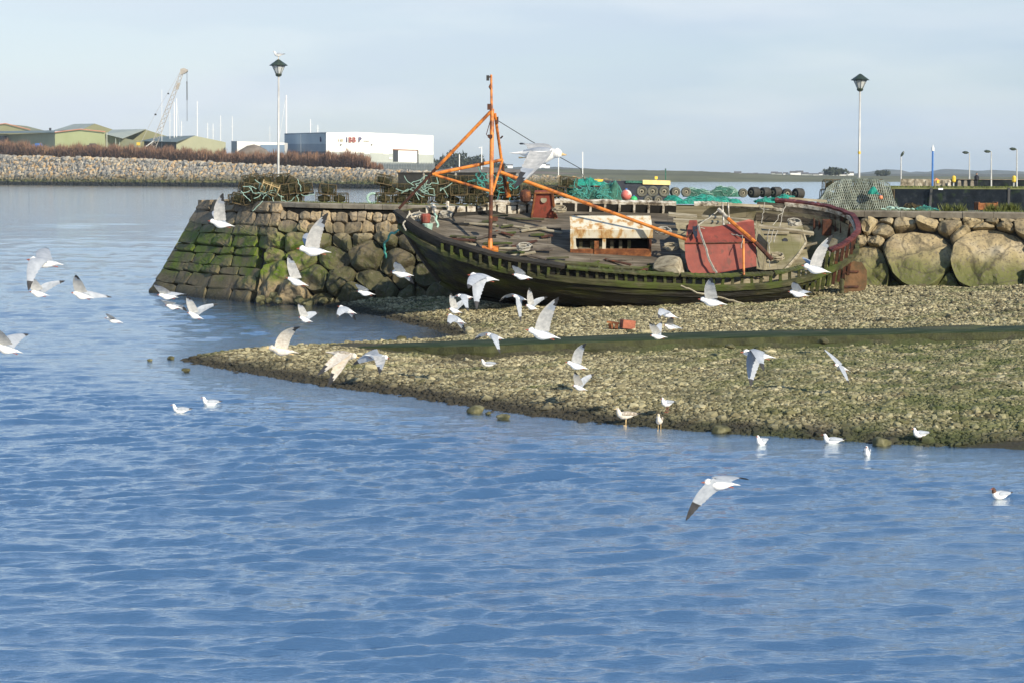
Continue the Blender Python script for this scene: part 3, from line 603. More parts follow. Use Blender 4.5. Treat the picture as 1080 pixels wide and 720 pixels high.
for pg, bl in cells:
    ar = AREA(pg)
    if ar < 12: continue
    # resample and soften
    for it in range(1 if bl < .06 else 2):
        q = []
        for i in range(len(pg)):
            a, b = pg[i], pg[(i+1) % len(pg)]; c = .07 if bl < .06 else (.18 if it == 0 else .2)
            q.append((lerp(a[0], b[0], c), lerp(a[1], b[1], c))); q.append((lerp(a[0], b[0], 1-c), lerp(a[1], b[1], 1-c)))
        pg = q
    n = int(min(44, max(14, sqrt(ar)*1.5))); per = [0]
    for i in range(len(pg)): per.append(per[-1]+math.hypot(pg[(i+1) % len(pg)][0]-pg[i][0], pg[(i+1) % len(pg)][1]-pg[i][1]))
    q = []
    for i in range(n):
        d_ = per[-1]*i/n; k = max(j for j in range(len(pg)) if per[j] <= d_+1e-9); t = (d_-per[k])/max(1e-9, per[k+1]-per[k]); a_, b_ = pg[k], pg[(k+1) % len(pg)]; q.append((lerp(a_[0], b_[0], t), lerp(a_[1], b_[1], t)))
    pg = q; cx = sum(p[0] for p in pg)/n; cy = sum(p[1] for p in pg)/n; rad = sqrt(ar/pi); g = min(.16, (.45 if bl < .06 else .6)/rad)
    D = bl*min(1.35, rad/14)+R.uniform(-.03, .05)*(1 if bl < .1 else 1.5); m_ = int(max(4, min(9, rad/2.2))); sd_ = R.uniform(0, 50)
    tx, ty = R.uniform(-.006, .006)*(.8 if bl < .1 else 1.6), R.uniform(-.004, .008)*(.8 if bl < .1 else 1.6)
    pls = [(R.uniform(.55, 1.15), R.uniform(-.9, .9), R.uniform(-.9, .9)) for _ in range(5)]
    def FD(x, y, s_):
        w0 = WS(x, y/100, 0)*(.9 if rad > 10 else 2.2)+Vector((sd_, 0, 0)); nz_ = mnoise.noise(w0)*.9+mnoise.noise(w0*2.7)*.45+mnoise.noise(w0*6)*.22
        rg = min(0, mnoise.noise(w0*1.3+Vector((9, 9, 9)))*1.6+.25)
        edge = max(0, 1-((s_/(1-g))**(24 if bl < .06 else (13 if bl < .195 else 8))))
        pm = min(c_+gx_*(x-cx)/rad+gy_*(y-cy)/rad for c_, gx_, gy_ in pls)
        if bl < .1: pm = .6+.4*pm
        return D*min(.25+.75*edge, max(.1, pm+.25))*1.15+(tx*(x-cx)+ty*(y-cy))*s_+D*(.95 if bl > .1 else 1.1)*nz_*min(1, edge*3+.2)+D*.5*rg*edge
    rows = [[WS(cx+(p[0]-cx)*(1-g), (cy+(p[1]-cy)*(1-g))/100, -.3) for p in pg]]
    for r_ in range(m_):
        s_ = (1-g)*(1-(r_/m_)**1.4)
        rows.append([WS(cx+(p[0]-cx)*s_, (cy+(p[1]-cy)*s_)/100, FD(cx+(p[0]-cx)*s_, cy+(p[1]-cy)*s_, s_)) for p in pg])
    k = len(mb.v); mb.loft(rows, True); mb.add([WS(cx, cy/100, FD(cx, cy, 0))], []); ci = len(mb.v)-1; lr = len(rows)-1
    for i in range(n): mb.f.append((k+lr*n+i, k+lr*n+(i+1) % n, ci)); mb.m.append(0)
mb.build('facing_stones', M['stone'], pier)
# end face of the pier nose (turning away to the left)
mb = MB(); A = wt(212); Bp = wb(212)
for r in range(9):
    t0, t1 = rows_v[r]/100, rows_v[r+1]/100
    for c in range(4):
        back = Vector((.35, 1.15, 0)); o0 = back*c; o1 = back*(c+1)
        p = [A+(Bp-A)*t0+o0, A+(Bp-A)*t0+o1, A+(Bp-A)*t1+o1*1.15, A+(Bp-A)*t1+o0*1.15]
        cc = sum(p, Vector())/4; p = [cc+(q-cc)*.96 for q in p]; mb.prism(p, Vector((.3, -.02, 0))+Vector((R.uniform(-.03, .03), 0, 0)))
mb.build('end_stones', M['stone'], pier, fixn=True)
# coping
mb = MB(); u_ = 246
while u_ < 1330:
    w_ = R.uniform(26, 44) if u_ > 420 else R.uniform(16, 28); u2 = u_+w_-.35
    hgt = .2 if u_ > 430 else .17
    pts = []
    for uu in (u_, (u_+u2)/2, u2):
        a = WS(uu, 0, .03+R.uniform(-.012, .012)); pts.append([a+Vector((0, .02, -hgt)), a+Vector((0, 0, -.03)), a+Vector((0, .03, .01)), a+Vector((0, .55, .015)), a+Vector((0, .55, -hgt))])
    mb.loft(pts, True); mb.add(pts[0], [(0, 1, 2, 3, 4)]); mb.add(pts[-1], [(4, 3, 2, 1, 0)]); u_ += w_
mb.build('coping', M['coping'], pier, fixn=True)
# top-left edge blocks
mb = MB()
for i in range(4):
    u_ = 212.5+i*8.5; a = WS(u_+4, 0, -.1); mb.box(a+Vector((0, .35, -.02+R.uniform(-.02, .02))), (.30, .8, .18), Matrix.Rotation(-.9, 3, 'Z'))
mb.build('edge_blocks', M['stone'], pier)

# grass along the pier top
def blades(name, pts, h, mat, label, cat='grass', wdt=.012):
    n = len(pts); pts = np.array([tuple(p) for p in pts]); a = NR.uniform(0, 2*pi, n); hh = h*NR.uniform(.4, 1.3, n); w_ = wdt*NR.uniform(.7, 1.5, n)
    dx = np.stack([np.cos(a)*w_, np.sin(a)*w_, 0*a], -1); ln = np.stack([NR.normal(0, .3, n)*hh, NR.normal(0, .3, n)*hh, hh], -1)
    V = np.stack([pts-dx, pts+dx, pts+ln*.6+dx*.6, pts+ln, pts+ln*.6-dx*.6], 1).reshape(-1, 3); k = 5*np.arange(n)[:, None]
    Fc = np.concatenate([k+np.array([0, 1, 2]), k+np.array([0, 2, 4]), k+np.array([4, 2, 3])], 0)
    return tag(np_mesh(name, V, Fc, mat), label, cat, kind='stuff')
pts = []
for i in range(16000):
    u_ = R.uniform(250, 1200); 
    dens = .5+.5*sin(u_*.09)*sin(u_*.031+1)
    if R.random() > dens*.9+.25: continue
    a = WS(u_, 0, -.1); pts.append(a+Vector((0, .45+abs(R.gauss(0, .5)), -.02)))
blades('grass', pts, .12, M['grass'], 'thin grass growing along the pier edge behind the coping', wdt=.014)

# ------------------------------------------------------------------ boulders at the pier foot
def boulder(c, s, mat=None, sq=.75, seed=0):
    import bmesh
    rr = random.Random(seed); bm = bmesh.new(); bmesh.ops.create_icosphere(bm, subdivisions=3, radius=1)
    planes = [(Vector((rr.gauss(0, 1), rr.gauss(0, 1), rr.gauss(0, 1))).normalized(), rr.uniform(.62, .88)) for _ in range(9)]
    for v in bm.verts:
        p = v.co.copy()
        for n, d in planes:
            k = p.dot(n)
            if k > d: p -= n*(k-d)*.92
        p *= 1+.03*sin(p.x*9+seed)*sin(p.y*8)*sin(p.z*7+1); v.co = Vector((p.x*s*1.2, p.y*s, p.z*s*sq))
    me = bpy.data.meshes.new('boulder'); bm.to_mesh(me); bm.free(); me.materials.append(mat or M['stone'])
    for f in me.polygons: f.use_smooth = s < .3
    o = bpy.data.objects.new('boulder', me); COL.objects.link(o); o.location = c; o.rotation_euler = (0, 0, rr.uniform(0, 6)); return o
M['wetrock'] = nmat('barnacled_rock', [(.3, (.03, .028, .012)), (.5, (.09, .085, .035)), (.7, (.26, .24, .14))], 3, .85, .7, bscale=12, dist=.03)
bl = [(338, 306, .42, 'squat pale boulder at the pier foot, largest in the waterline rubble'), (305, 310, .33, 'green-topped rounded boulder at the pier foot beside the broken blocks'), (357, 303, .30, 'upright tan boulder at the pier foot, right of the squat pale one'), (385, 306, .28, 'small grey boulder at the pier foot nearest the boat shadow')]
for i, (px, py, s, lab) in enumerate(bl):
    p = G(px, py+6, .12); tag(boulder(p+Vector((0, 0, s*.3)), s, M['wetrock'], .8, i+3), lab, 'boulder', 'boulders at the foot of the pier')
rc = []; rs_ = []
for i in range(260):
    px = R.uniform(275, 415); py = 320-abs(R.gauss(0, 7))-(px-280)*.02; s = R.uniform(.06, .2); p = G(px, py, .12); rc.append((p.x, p.y, .05+R.random()*.25)); rs_.append(s)
o = scatter('rubble', np.array(rc), np.array(rs_), M['wetrock'], .85, .2); tag(o, 'small barnacled rubble along the foot of the pier', 'rubble', kind='stuff')
for i, (px, py, s, lab) in enumerate([(180, 378, .16, 'dark wet stone at the very tip of the spit'), (158, 380, .10, 'lone dark stone just off the tip of the spit'), (196, 391, .17, 'brown wet stone in the water below the spit tip'), (502, 434, .28, 'flat brown weedy rock awash at the front waterline'), (531, 441, .2, 'low dark rock awash near the flat weedy rock'), (515, 436, .1, 'tiny dark stone between two rocks at the waterline'), (556, 427, .22, 'pale tan boulder on the front edge of the shingle'), (868, 361, .22, 'yellowish lichen boulder against the concrete strip'), (770, 366, .18, 'rounded mossy stone below the concrete strip'), (414, 412, .17, 'small mossy boulder near the left front waterline'), (930, 468, .28, 'large dark weed covered rock at the right waterline'), (760, 455, .26, 'low green weedy rock at the waterline by swimming gull'), (424, 359, .26, 'yellow green mossy rock at the left end of the strip'), (338, 366, .13, 'dark rock standing in the inlet left of the strip'), (318, 366, .12, 'light brown stone at the inlet edge'), (665, 351, .18, 'mossy boulder resting beside strip in mid spit')]):
    z = .02 if py > 425 or px < 210 else None
    if z is None:
        p = G(px, py, .35)
        for _ in range(3): p = G(px, py, float(terrain(p.x, p.y)))
    else: p = G(px, py, z)
    s *= .62; tag(boulder(p+Vector((0, 0, s*.2)), s, M['wetrock'], .6, i+80), lab, 'rock', 'single rocks around the shingle spit')
# seaweed mounds
for i, (px, py, s) in enumerate([(395, 362, .3)]): pass

# red debris block
p = G(657, 346, .58); rt = empty('rusty_box', p, 'broken orange-red rusty box lying on the shingle near the boat', 'debris')
mb = MB(); mb.box(p+Vector((.12, 0, .1)), (.34, .3, .22), Matrix.Rotation(.25, 3, 'Z') @ Matrix.Rotation(.12, 3, 'Y')); mb.build('block', M['brick'], rt)
mb = MB(); mb.bar(p+Vector((-.42, .05, .16)), p+Vector((-.1, 0, .12)), .12, .05); mb.bar(p+Vector((-.33, .03, .12)), p+Vector((-.3, 0, -.03)), .08, .1); mb.bar(p+Vector((-.16, .0, .14)), p+Vector((-.18, -.05, -.02)), .06, .1); mb.build('broken_frame', M['rust'], rt)

exec_boat = True
# ------------------------------------------------------------------ wrecked fishing boat
HEEL = radians(24); CH, SH = cos(HEEL), sin(HEEL); BO = Vector((3.72, 59.5, 2.8)); BL0, BL1 = -7.3, 7.08
def bw(x, y, z): return Vector((BO.x+x, BO.y+y*CH-z*SH, BO.z+y*SH+z*CH))
BR = [(0, .05), (.03, .52), (.06, .85), (.1, 1.2), (.2, 1.82), (.35, 2.3), (.5, 2.45), (.7, 2.42), (.82, 2.2), (.9, 1.8), (.95, 1.35), (.98, .9), (1, .3)]
SHR = [(0, .72), (.05, .5), (.1, .32), (.25, .05), (.45, -.12), (.65, -.28), (.8, -.3), (.9, -.18), (1, .0)]
def hb(s): return interp(s, BR)
def hz(s): return interp(s, SHR)
def fz(s): return interp(s, [(0, 0), (.5, .03), (.7, .12), (.85, .06), (1, .0)])
def xl(s): return lerp(BL0, BL1, s)
boat = empty('wrecked_boat', (BO.x, BO.y, .55), 'heeled over derelict wooden fishing boat with dark mossy hull lying below the pier', 'boat')
DS = [(0, 1), (.7, 1), (.8, .88), (.88, .68), (.95, .42), (1, .25)]
SECT = [(1, -.02), (1.03, -.4), (1.02, -.75), (.97, -1.1), (.88, -1.45), (.72, -1.8), (.45, -2.1), (.18, -2.3), (.03, -2.42)]
def hull_pt(s, side, k, inset=0., extra=0.):
    f_, d_ = SECT[k]; ds = interp(s, DS); bowf = interp(s, [(0, 0), (.12, .35), (.3, .8), (.45, 1)])
    y = hb(s)*(f_*bowf+(1-bowf)*(1-((-d_)/2.6)**.8*.95)); y = max(.02, y)-inset
    z = hz(s)+(d_ if k < 2 else -.4+(d_+.4)*ds)+(fz(s) if side > 0 else 0)*(1-k/8)
    x = xl(s)+interp(s, [(0, 1), (.12, .3), (.25, 0)])*((-d_/2.42)**1.2)*1.3-interp(s, [(.85, 0), (1, 1)])*((-d_-.4 if d_ < -.4 else 0)/2)*1.1
    return bw(x, side*y, z+extra)
ss = [0, .015, .03, .06, .1]+[.1+i*.04 for i in range(1, 20)]+[.9, .93, .955, .975, .99, 1.0]
def shell(inset, mat, name, s0=0, s1=1, ks=range(9), sides=(-1, 1), uv=False, smooth=True):
    mb = MB(); sel = [s for s in ss if s0 <= s <= s1]; ob = None
    for side in sides:
        rows = [[hull_pt(s, side, k, inset) for k in ks] for s in sel]; mb.loft(rows)
    if s1 >= 1: mb.loft([[hull_pt(1, sd, k, inset) for k in ks] for sd in (-1, 1)])
    ob = mb.build(name, mat, boat, smooth)
    if uv:
        me = ob.data; ul = me.uv_layers.new(name='UVMap')
        for lo in me.loops:
            v = me.vertices[lo.vertex_index].co; ul.data[lo.index].uv = (v.x, v.z*1.1+v.y*.3)
    return ob
# outer planking: each strake is a slightly stepped band
mb = MB()
for side in (-1, 1):
    sel = [s for s in ss if not (side < 0 and s > .86)]
    rows = []
    if side < 0:
        mb.loft([[hull_pt(s, -1, 0), hull_pt(s, -1, 1)] for s in ss if s <= .19])
    for s in sel:
        row = []
        for k in range(1 if side < 0 else 0, 8):
            a, b = hull_pt(s, side, k), hull_pt(s, side, k+1)
            for t in (0, .48): 
                p = lerp(a, b, t); n = Vector((0, side*CH, side*SH))*(.0 if t == 0 else .012)
                row.append(p+n); row.append(lerp(a, b, t+.46)+n*1.8+Vector((0, side*.012, 0)))
        row.append(hull_pt(s, side, 8)); rows.append(row)
    mb.loft(rows)
sel = [s for s in ss if s > .84]      # stern near side: strakes missing, only lower ones left
mb.loft([[hull_pt(s, -1, k) for k in (5, 6, 7, 8)] for s in sel])
mb.loft([[hull_pt(s, -1, k) for k in (1, 2)] for s in sel if s < .93])
mb.build('hull', M['hull'], boat)
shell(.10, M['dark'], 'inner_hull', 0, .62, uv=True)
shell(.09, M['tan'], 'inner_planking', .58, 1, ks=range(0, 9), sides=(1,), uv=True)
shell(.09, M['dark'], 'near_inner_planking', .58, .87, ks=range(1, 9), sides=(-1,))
# stem post and keel
mb = MB(); mb.tube([hull_pt(0, -1, k)+Vector((-.04, 0, .06 if k == 0 else 0)) for k in range(9)], [.09]*9, 6); mb.build('stem_post', M['blackrail'], boat)
mb = MB(); mb.tube([hull_pt(s, -1, 8)+Vector((0, 0, -.03)) for s in ss if s < .93], .11, 6); mb.build('keel', M['hull'], boat)
# rails: rub rail and gunwales
def railcurve(side, s0, s1, zoff, out, n=50, zf=None):
    pts = []
    for i in range(n+1):
        s = lerp(s0, s1, i/n); pts.append(bw(xl(s), side*(hb(s)+out), hz(s)+zoff+(fz(s) if side > 0 else 0)+(zf(s) if zf else 0)))
    return pts
def sweep(pts, wy, wz, mb, wob=0.):
    rows = []
    for i, p in enumerate(pts):
        d = (pts[min(i+1, len(pts)-1)]-pts[max(i-1, 0)]).normalized(); upv = Vector((0, -SH, CH)); sd = d.cross(upv).normalized(); u_ = sd.cross(d)
        p = p+u_*R.uniform(-wob, wob); rows.append([p-sd*wy/2-u_*wz/2, p+sd*wy/2-u_*wz/2, p+sd*wy/2+u_*wz/2, p-sd*wy/2+u_*wz/2])
    mb.loft(rows, True); mb.add(rows[0], [(3, 2, 1, 0)]); mb.add(rows[-1], [(0, 1, 2, 3)])
def ring_curve(zoff, out, s0n=.86, s0f=.86, n=40):
    """goes round the stern from the near side to the far side"""
    pts = []
    a = [lerp(s0n, .985, i/n) for i in range(n+1)]
    for s in a: pts.append(bw(xl(s), -(hb(s)+out), hz(s)+zoff))
    hbm = hb(.985)
    for j in range(1, 8):
        t = j/8; ang = lerp(-1, 1, t); pts.append(bw(xl(.985)+.16*sqrt(max(0, 1-ang*ang))+out, ang*(hbm+out), hz(1)+zoff+.02))
    for s in [lerp(.985, s0f, i/n) for i in range(n+1)]: pts.append(bw(xl(s), hb(s)+out, hz(s)+zoff+fz(s)))
    return pts
mb = MB(); sweep(railcurve(-1, .004, .86, -.40, .06), .14, .15, mb, .008); sweep(ring_curve(-.40, .06), .14, .16, mb, .006); mb.build('rub_rail', M['rail'], boat)
mb = MB(); sweep(railcurve(-1, .0, .36, .03, .02), .20, .10, mb, .008); mb.build('bow_gunwale', M['blackrail'], boat)
mb = MB(); sweep(railcurve(-1, .365, .60, -.02, .0), .16, .06, mb, .012); sweep(railcurve(-1, .605, .80, -.02, -.02), .18, .06, mb, .012); sweep(railcurve(-1, .805, .875, -.03, -.05), .18, .06, mb, .01); mb.build('side_gunwale', M['rail'], boat)
# bow bulwark boards (black), inner deck edge board
mb = MB(); pb = railcurve(-1, .005, .34, -.0, .0, 24); pt = railcurve(-1, .005, .34, -.36, .02, 24); mb.loft([pb, pt]); mb.build('bow_bulwark', M['blackrail'], boat)
# timber stubs along near side between rub rail and gunwale
s = .10; n = 0
while s < .875:
    x = xl(s); h_ = R.uniform(.26, .36); rot = Matrix.Rotation(HEEL, 3, 'X') @ Matrix.Rotation(R.uniform(-.12, .12), 3, 'Y')
    mb = MB(); mb.box(bw(x, -(hb(s)-.06 if s > .34 else hb(s)+.10), hz(s)-.37+h_/2), (.085, .10, h_), rot); mb.build('timber_stub', M['rail'], boat)
    s += .0205
# deck
def deckz(s): return hz(s)-.30+.0
mb = MB(); UVs = []
rows = []; dsel = [.02, .05]+[.08+i*.03 for i in range(18)]+[.615]
for s in dsel:
    row = []
    for j in range(13):
        t = -1+2*j/12; y = t*(hb(s)-.10); row.append(bw(xl(s), y, deckz(s)+(fz(s) if t > 0 else 0)*t+.10*(1-t*t)))
    rows.append(row)
mb.loft(rows); o = mb.build('deck', M['deck'], boat); me = o.data; ul = me.uv_layers.new(name='UVMap')
for lo in me.loops:
    v = me.vertices[lo.vertex_index].co; ul.data[lo.index].uv = (v.x, v.y*1.09+.4*v.z)
# near-side broken covering boards (deck edge, right half), green
mb = MB(); sweep([bw(xl(s), -(hb(s)-.28), deckz(s)+.06) for s in [.30+i*.02 for i in range(20)]], .22, .05, mb, .01); sweep([bw(xl(s), -(hb(s)-.62), deckz(s)+.12) for s in [.34+i*.02 for i in range(15)]], .16, .05, mb, .012)
mb.build('covering_boards', M['rail'], boat)
for i in range(10):
    s = .41+i*.024; mb = MB(); mb.box(bw(xl(s), -(hb(s)-.45), deckz(s)+.09), (.08, .28, .10), Matrix.Rotation(HEEL, 3, 'X')); mb.build('deck_beam', M['rail'], boat)
# sunken floor aft (rubble and boards) and hatch coaming hole
mb = MB(); rows = []
for s in [.60+i*.025 for i in range(13)]:
    rows.append([bw(xl(s), t*(hb(s)-.16), hz(s)-.72+.35*max(0, t)+.05*sin(s*40+t*5)) for t in [-1+j/5 for j in range(11)]])
mb.loft(rows); o = mb.build('hold_floor', M['tan'], boat); me = o.data; ul = me.uv_layers.new(name='UVMap')
for lo in me.loops:
    v = me.vertices[lo.vertex_index].co; ul.data[lo.index].uv = (v.x, v.y)
# far bulwark: white peeling rail and boards
mb = MB(); sweep(railcurve(1, .20, .62, .03, -.02), .16, .09, mb, .012); sweep(railcurve(1, .66, .86, .03, -.02), .16, .09, mb, .012); mb.build('far_gunwale', M['peelwhite'], boat)
mb = MB()
for i in range(13):
    s = .06+i*.0225; a = bw(xl(s), hb(s)-.18, hz(s)-.30); b = bw(xl(s+.018), hb(s+.018)-.18, hz(s+.018)-.30); h_ = R.uniform(.26, .40); upv = Vector((0, -SH, CH))*h_
    mb.prism([a, b, b+upv*R.uniform(.8, 1.05), a+upv], Vector((0, .05, .02)))
mb.build('far_bulwark_boards', M['peelwhite'], boat, fixn=True)
s = .36
while s < .62:
    mb = MB(); mb.box(bw(xl(s), hb(s)-.08, hz(s)+fz(s)-.14), (.07, .09, .3), Matrix.Rotation(HEEL, 3, 'X')); mb.build('far_stanchion', M['peelwhite'], boat); s += .033
# stern: heavy maroon rail, ribs, inner dark rail
mb = MB(); pts = ring_curve(.30, .04, .925, .84); sweep(pts, .16, .09, mb, .012); mb.build('stern_rail', M['maroon'], boat)
mb = MB(); sweep(ring_curve(.22, -.05, .93, .86), .06, .12, mb, .004); mb.build('stern_inner_rail', M['peelwhite'], boat)
lo_, hi_ = ring_curve(-1.05, -.12, .86, .88), ring_curve(.26, .02, .86, .88)
for i in range(2, 74, 4):
    if i*1.0/len(lo_) > .88: break
    a, b = lo_[i], hi_[min(i+1, len(hi_)-1)]
    if i < 26: b = lerp(a, b, R.uniform(.55, .8)) if i < 16 else b
    mb = MB(); mb.bar(a, b, .075, .09, up=Vector((1, 0, 0))); mb.build('rib', M['darkrust'] if i > 22 else M['rail'], boat)
mb = MB(); pa = ring_curve(-.32, .015, .965, .84, 30); pb2 = ring_curve(.24, .015, .965, .84, 30); mb.loft([pa[38:], pb2[38:]]); o = mb.build('stern_bulwark', M['hull'], boat)
mb = MB(); pa = ring_curve(-.40, -.07, .97, .80, 30); pb2 = ring_curve(.24, -.07, .97, .80, 30); mb.loft([pa[40:], pb2[40:]]); o = mb.build('stern_bulwark_lining', M['deck'], boat); me = o.data; ul = me.uv_layers.new(name='UVMap')
for lo in me.loops:
    v = me.vertices[lo.vertex_index].co; ul.data[lo.index].uv = (v.x, v.z*1.2)
# rudder
mb = MB(); c = P(902, 294, 59.2); prof = [(-.36, -.45), (.28, -.45), (.36, -.2), (.36, .25), (.2, .5), (-.05, .55), (-.3, .42)]
mb.prism([c+Vector((x, 0, z)) for x, z in prof], Vector((.02, .09, 0))); rd = mb.build('rudder', M['rudder'], boat, fixn=True)
mb = MB()
for z in (-.25, .22): mb.bar(c+Vector((-.42, -.03, z)), c+Vector((.1, -.03, z)), .05, .06)
mb.build('rudder_strap', M['darkrust'], rd)
mb = MB(); mb.tube([P(886, 268, 59.1), P(888, 312, 59.1)], .07, 8); mb.build('stern_post', M['rail'], boat)
# cabin remains: rust-streaked white frame with dark opening
sA, sB = (P(603, 250, 58).x-BO.x), (P(689, 250, 58).x-BO.x); CY0, CY1 = -.85, .15
def cz(x): s = (x-BL0)/(BL1-BL0); return deckz(s)+.08
RX = Matrix.Rotation(HEEL, 3, 'X'); cabin = boat
def lb(mb, x0, x1, y0, y1, z0, z1):       # box in the boat's own tilted frame
    mb.box(bw((x0+x1)/2, (y0+y1)/2, (z0+z1)/2), (abs(x1-x0), abs(y1-y0), abs(z1-z0)), RX)
zb = cz((sA+sB)/2)-.02
mb = MB(); lb(mb, sA+.02, sB-.02, CY1-.05, CY1, zb, zb+.80); lb(mb, sA+.05, sB-.05, CY0+.06, CY1-.06, zb+.0, zb+.03)
mb.build('cabin_interior', M['dark'], boat)  # back wall and floor coloured dark for the shaded inside
mb = MB(); lb(mb, sA-.02, sB+.02, CY0+.02, CY1+.02, zb+.80, zb+.85); lb(mb, sA-.03, sB+.03, CY0-.03, CY0+.03, zb+.58, zb+.86); mb.build('cabin_roof', M['whiterust'], boat)
mb = MB(); mb.prism([bw(sA, CY0, zb), bw(sA, CY1, zb), bw(sA, CY1, zb+.80), bw(sA, CY0, zb+.80)], Vector((.06, 0, 0))); mb.prism([bw(sA-.02, CY0-.02, zb), bw(sA+.28, CY0-.02, zb), bw(sA+.16, CY0-.02, zb+.3), bw(sA+.14, CY0-.02, zb+.62), bw(sA-.02, CY0-.02, zb+.62)], bw(0, .05, 0)-bw(0, 0, 0)); mb.build('cabin_side', M['whiterust'], boat, fixn=True)
mb = MB(); mb.prism([bw(sB-.07, CY0, zb), bw(sB-.07, CY1, zb), bw(sB-.07, CY1, zb+.80), bw(sB-.07, CY0, zb+.72)], Vector((.07, 0, 0))); mb.build('cabin_end_plate', M['darkrust'], boat, fixn=True)
mb = MB(); lb(mb, sA-.02, sB, CY0-.05, CY0+.01, zb-.04, zb+.20); lb(mb, sA+.72, sA+.86, CY0-.08, CY0-.02, zb-.02, zb+.48); mb.build('cabin_sill', M['rust'], boat)
mb = MB(); lb(mb, sA+.97, sA+1.08, CY0+.0, CY0+.06, zb+.2, zb+.62); lb(mb, sA+.05, sA+.1, CY0+.3, CY0+.35, zb+.1, zb+.62); mb.build('cabin_post', M['whiterust'], boat)
for i in range(6): 
    mb = MB(); mb.box(bw(sA+.35+i*.3+R.uniform(-.04, .04), CY0+.35, zb+.10+.07), (.10, .12, .26), RX); mb.build('cabin_frame_end', M['tan'], boat)
# hatch opening with dark hole behind the cabin, small box
# red-brown winch gallows with a hole
gx = P(574, 215, 61).x-BO.x; gy = 1.55; gz = deckz(.4)+.05
mb = MB(); prof = [(-.48, 0), (.46, 0), (.34, .3), (.26, 1.0), (-.30, 1.0), (-.38, .3)]
mb.prism([bw(gx+x, gy, gz+z) for x, z in prof], bw(0, .10, 0)-bw(0, 0, 0)); gal = mb.build('winch_gallows', M['redplate'], boat, fixn=True)
mb = MB(); mb.lathe(bw(gx-.02, gy-.012, gz+.72), [(.10, -.012), (.10, .0)], 14, 'Y'); mb.build('gallows_hole', M['hub'], gal)
mb = MB()
for sx in (-.42, .36): mb.bar(bw(gx+sx, gy-.03, gz), bw(gx+sx*.7, gy-.03, gz+1.0), .06, .06)
mb.bar(bw(gx-.32, gy-.03, gz+.98), bw(gx+.3, gy-.03, gz+.98), .08, .06); mb.build('gallows_flange', M['rust'], gal)
mb = MB(); mb.lathe(bw(gx-.6, gy+.1, gz+.8), [(.02, -.22), (.16, -.16), (.2, 0), (.16, .16), (.03, .22)], 12); mb.build('mooring_bollard', M['darkrust'], boat)
# red wheelhouse plate lying aft
Yb, Ym, Yt = 57.55, 58.0, 58.9
lowp = [P(731, 290, Yb), P(758, 288, Yb), P(778, 284.5, Yb+.02), P(798, 281, Yb+.05)]
lowl = [P(724, 280, Yb+.12), P(722, 257, Ym)]
mb = MB(); b1 = [P(727, 282, Yb+.02)]+lowp; 
lower = [P(722, 257, Ym), P(723, 272, Yb+.25), P(726, 284, Yb+.08), P(731, 290, Yb), P(758, 288, Yb), P(798, 281, Yb+.1), P(797.5, 268, Yb+.28), P(797, 256, Ym)]
mb.prism(lower, Vector((0, .07, .02)))
upper = [P(722, 256.4, Ym+.005), P(797, 255.4, Ym+.005), P(795, 233, Yt), P(790, 231.5, Yt), P(770, 236.5, Yt-.12), P(752, 239.5, Yt-.22), P(736, 239, Yt-.22), P(735, 232.5, Yt-.02), P(727, 232.5, Yt-.02)]
mb.prism(upper, Vector((0, .05, -.06))); mb.build('red_wheelhouse_side', M['redplate'], boat, fixn=True)
mb = MB(); mb.tube([P(722, 256.8, Ym-.03), P(760, 256.5, Ym-.04), P(797, 255.6, Ym-.03)], .022, 6); mb.build('weld_seam', M['darkrust'], boat)
mb = MB(); mb.prism([P(797, 233, Yt), P(808, 254, Yt+.5), P(811, 286, Yt+.2), P(798, 284, Yb+.1), P(797.5, 256, Ym)], Vector((.03, .02, 0))); mb.build('wheelhouse_end_panel', M['tan'], boat, fixn=True)
mb = MB(); mb.prism([P(799, 245, Yt-.1), P(809, 256, Yt+.2), P(809, 270, Yt+.1), P(799, 254, Ym+.05)], Vector((.012, -.012, 0))); mb.build('end_window', M['dark'], boat, fixn=True)
mb = MB(); mb.prism([P(724, 280, Yb+.3), P(724, 238, Yt-.1), P(727, 236, Yt+.7), P(727, 275, Yt+.7)], Vector((.04, 0, 0))); mb.build('wheelhouse_back_plate', M['rust'], boat, fixn=True)
# transverse bulkhead aft with round port
bk = [P(800, 241, 60.3), P(846, 243, 60.3), P(851, 254, 60.1), P(842, 268, 59.3), P(825, 284, 58.6), P(805, 285, 58.6)]
mb = MB(); mb.prism(bk, Vector((0, .06, .0))); o = mb.build('aft_bulkhead', M['tan'], boat, fixn=True)
me = o.data; ul = me.uv_layers.new(name='UVMap')
for lo in me.loops:
    v = me.vertices[lo.vertex_index].co; ul.data[lo.index].uv = (v.z*1.2, v.x)
mb = MB(); c = lerp(P(828, 254, 59.84), P(828, 254, 59.8), .5); mb.lathe(c, [(.085, -.02), (.085, .02)], 14, 'Y'); mb.build('round_port', M['bargehull'], boat)
mb = MB(); mb.tube([P(846, 243, 60.2), P(850, 256, 60.0), P(841, 270, 59.2), P(826, 287, 58.5)], .05, 6); mb.build('bulkhead_frame', M['drift'], boat)
mb = MB(); mb.box(P(872, 240, 60.6), (.28, .15, .5), Matrix.Rotation(.3, 3, 'X')); mb.build('rusty_box', M['darkrust'], boat)
# rubble lump left of the red plate
o = boulder(P(706, 283, 57.9)-parent_world(boat), .52, M['drift'], .75, 77); o.name = 'broken_concrete_lump'; o.parent = boat
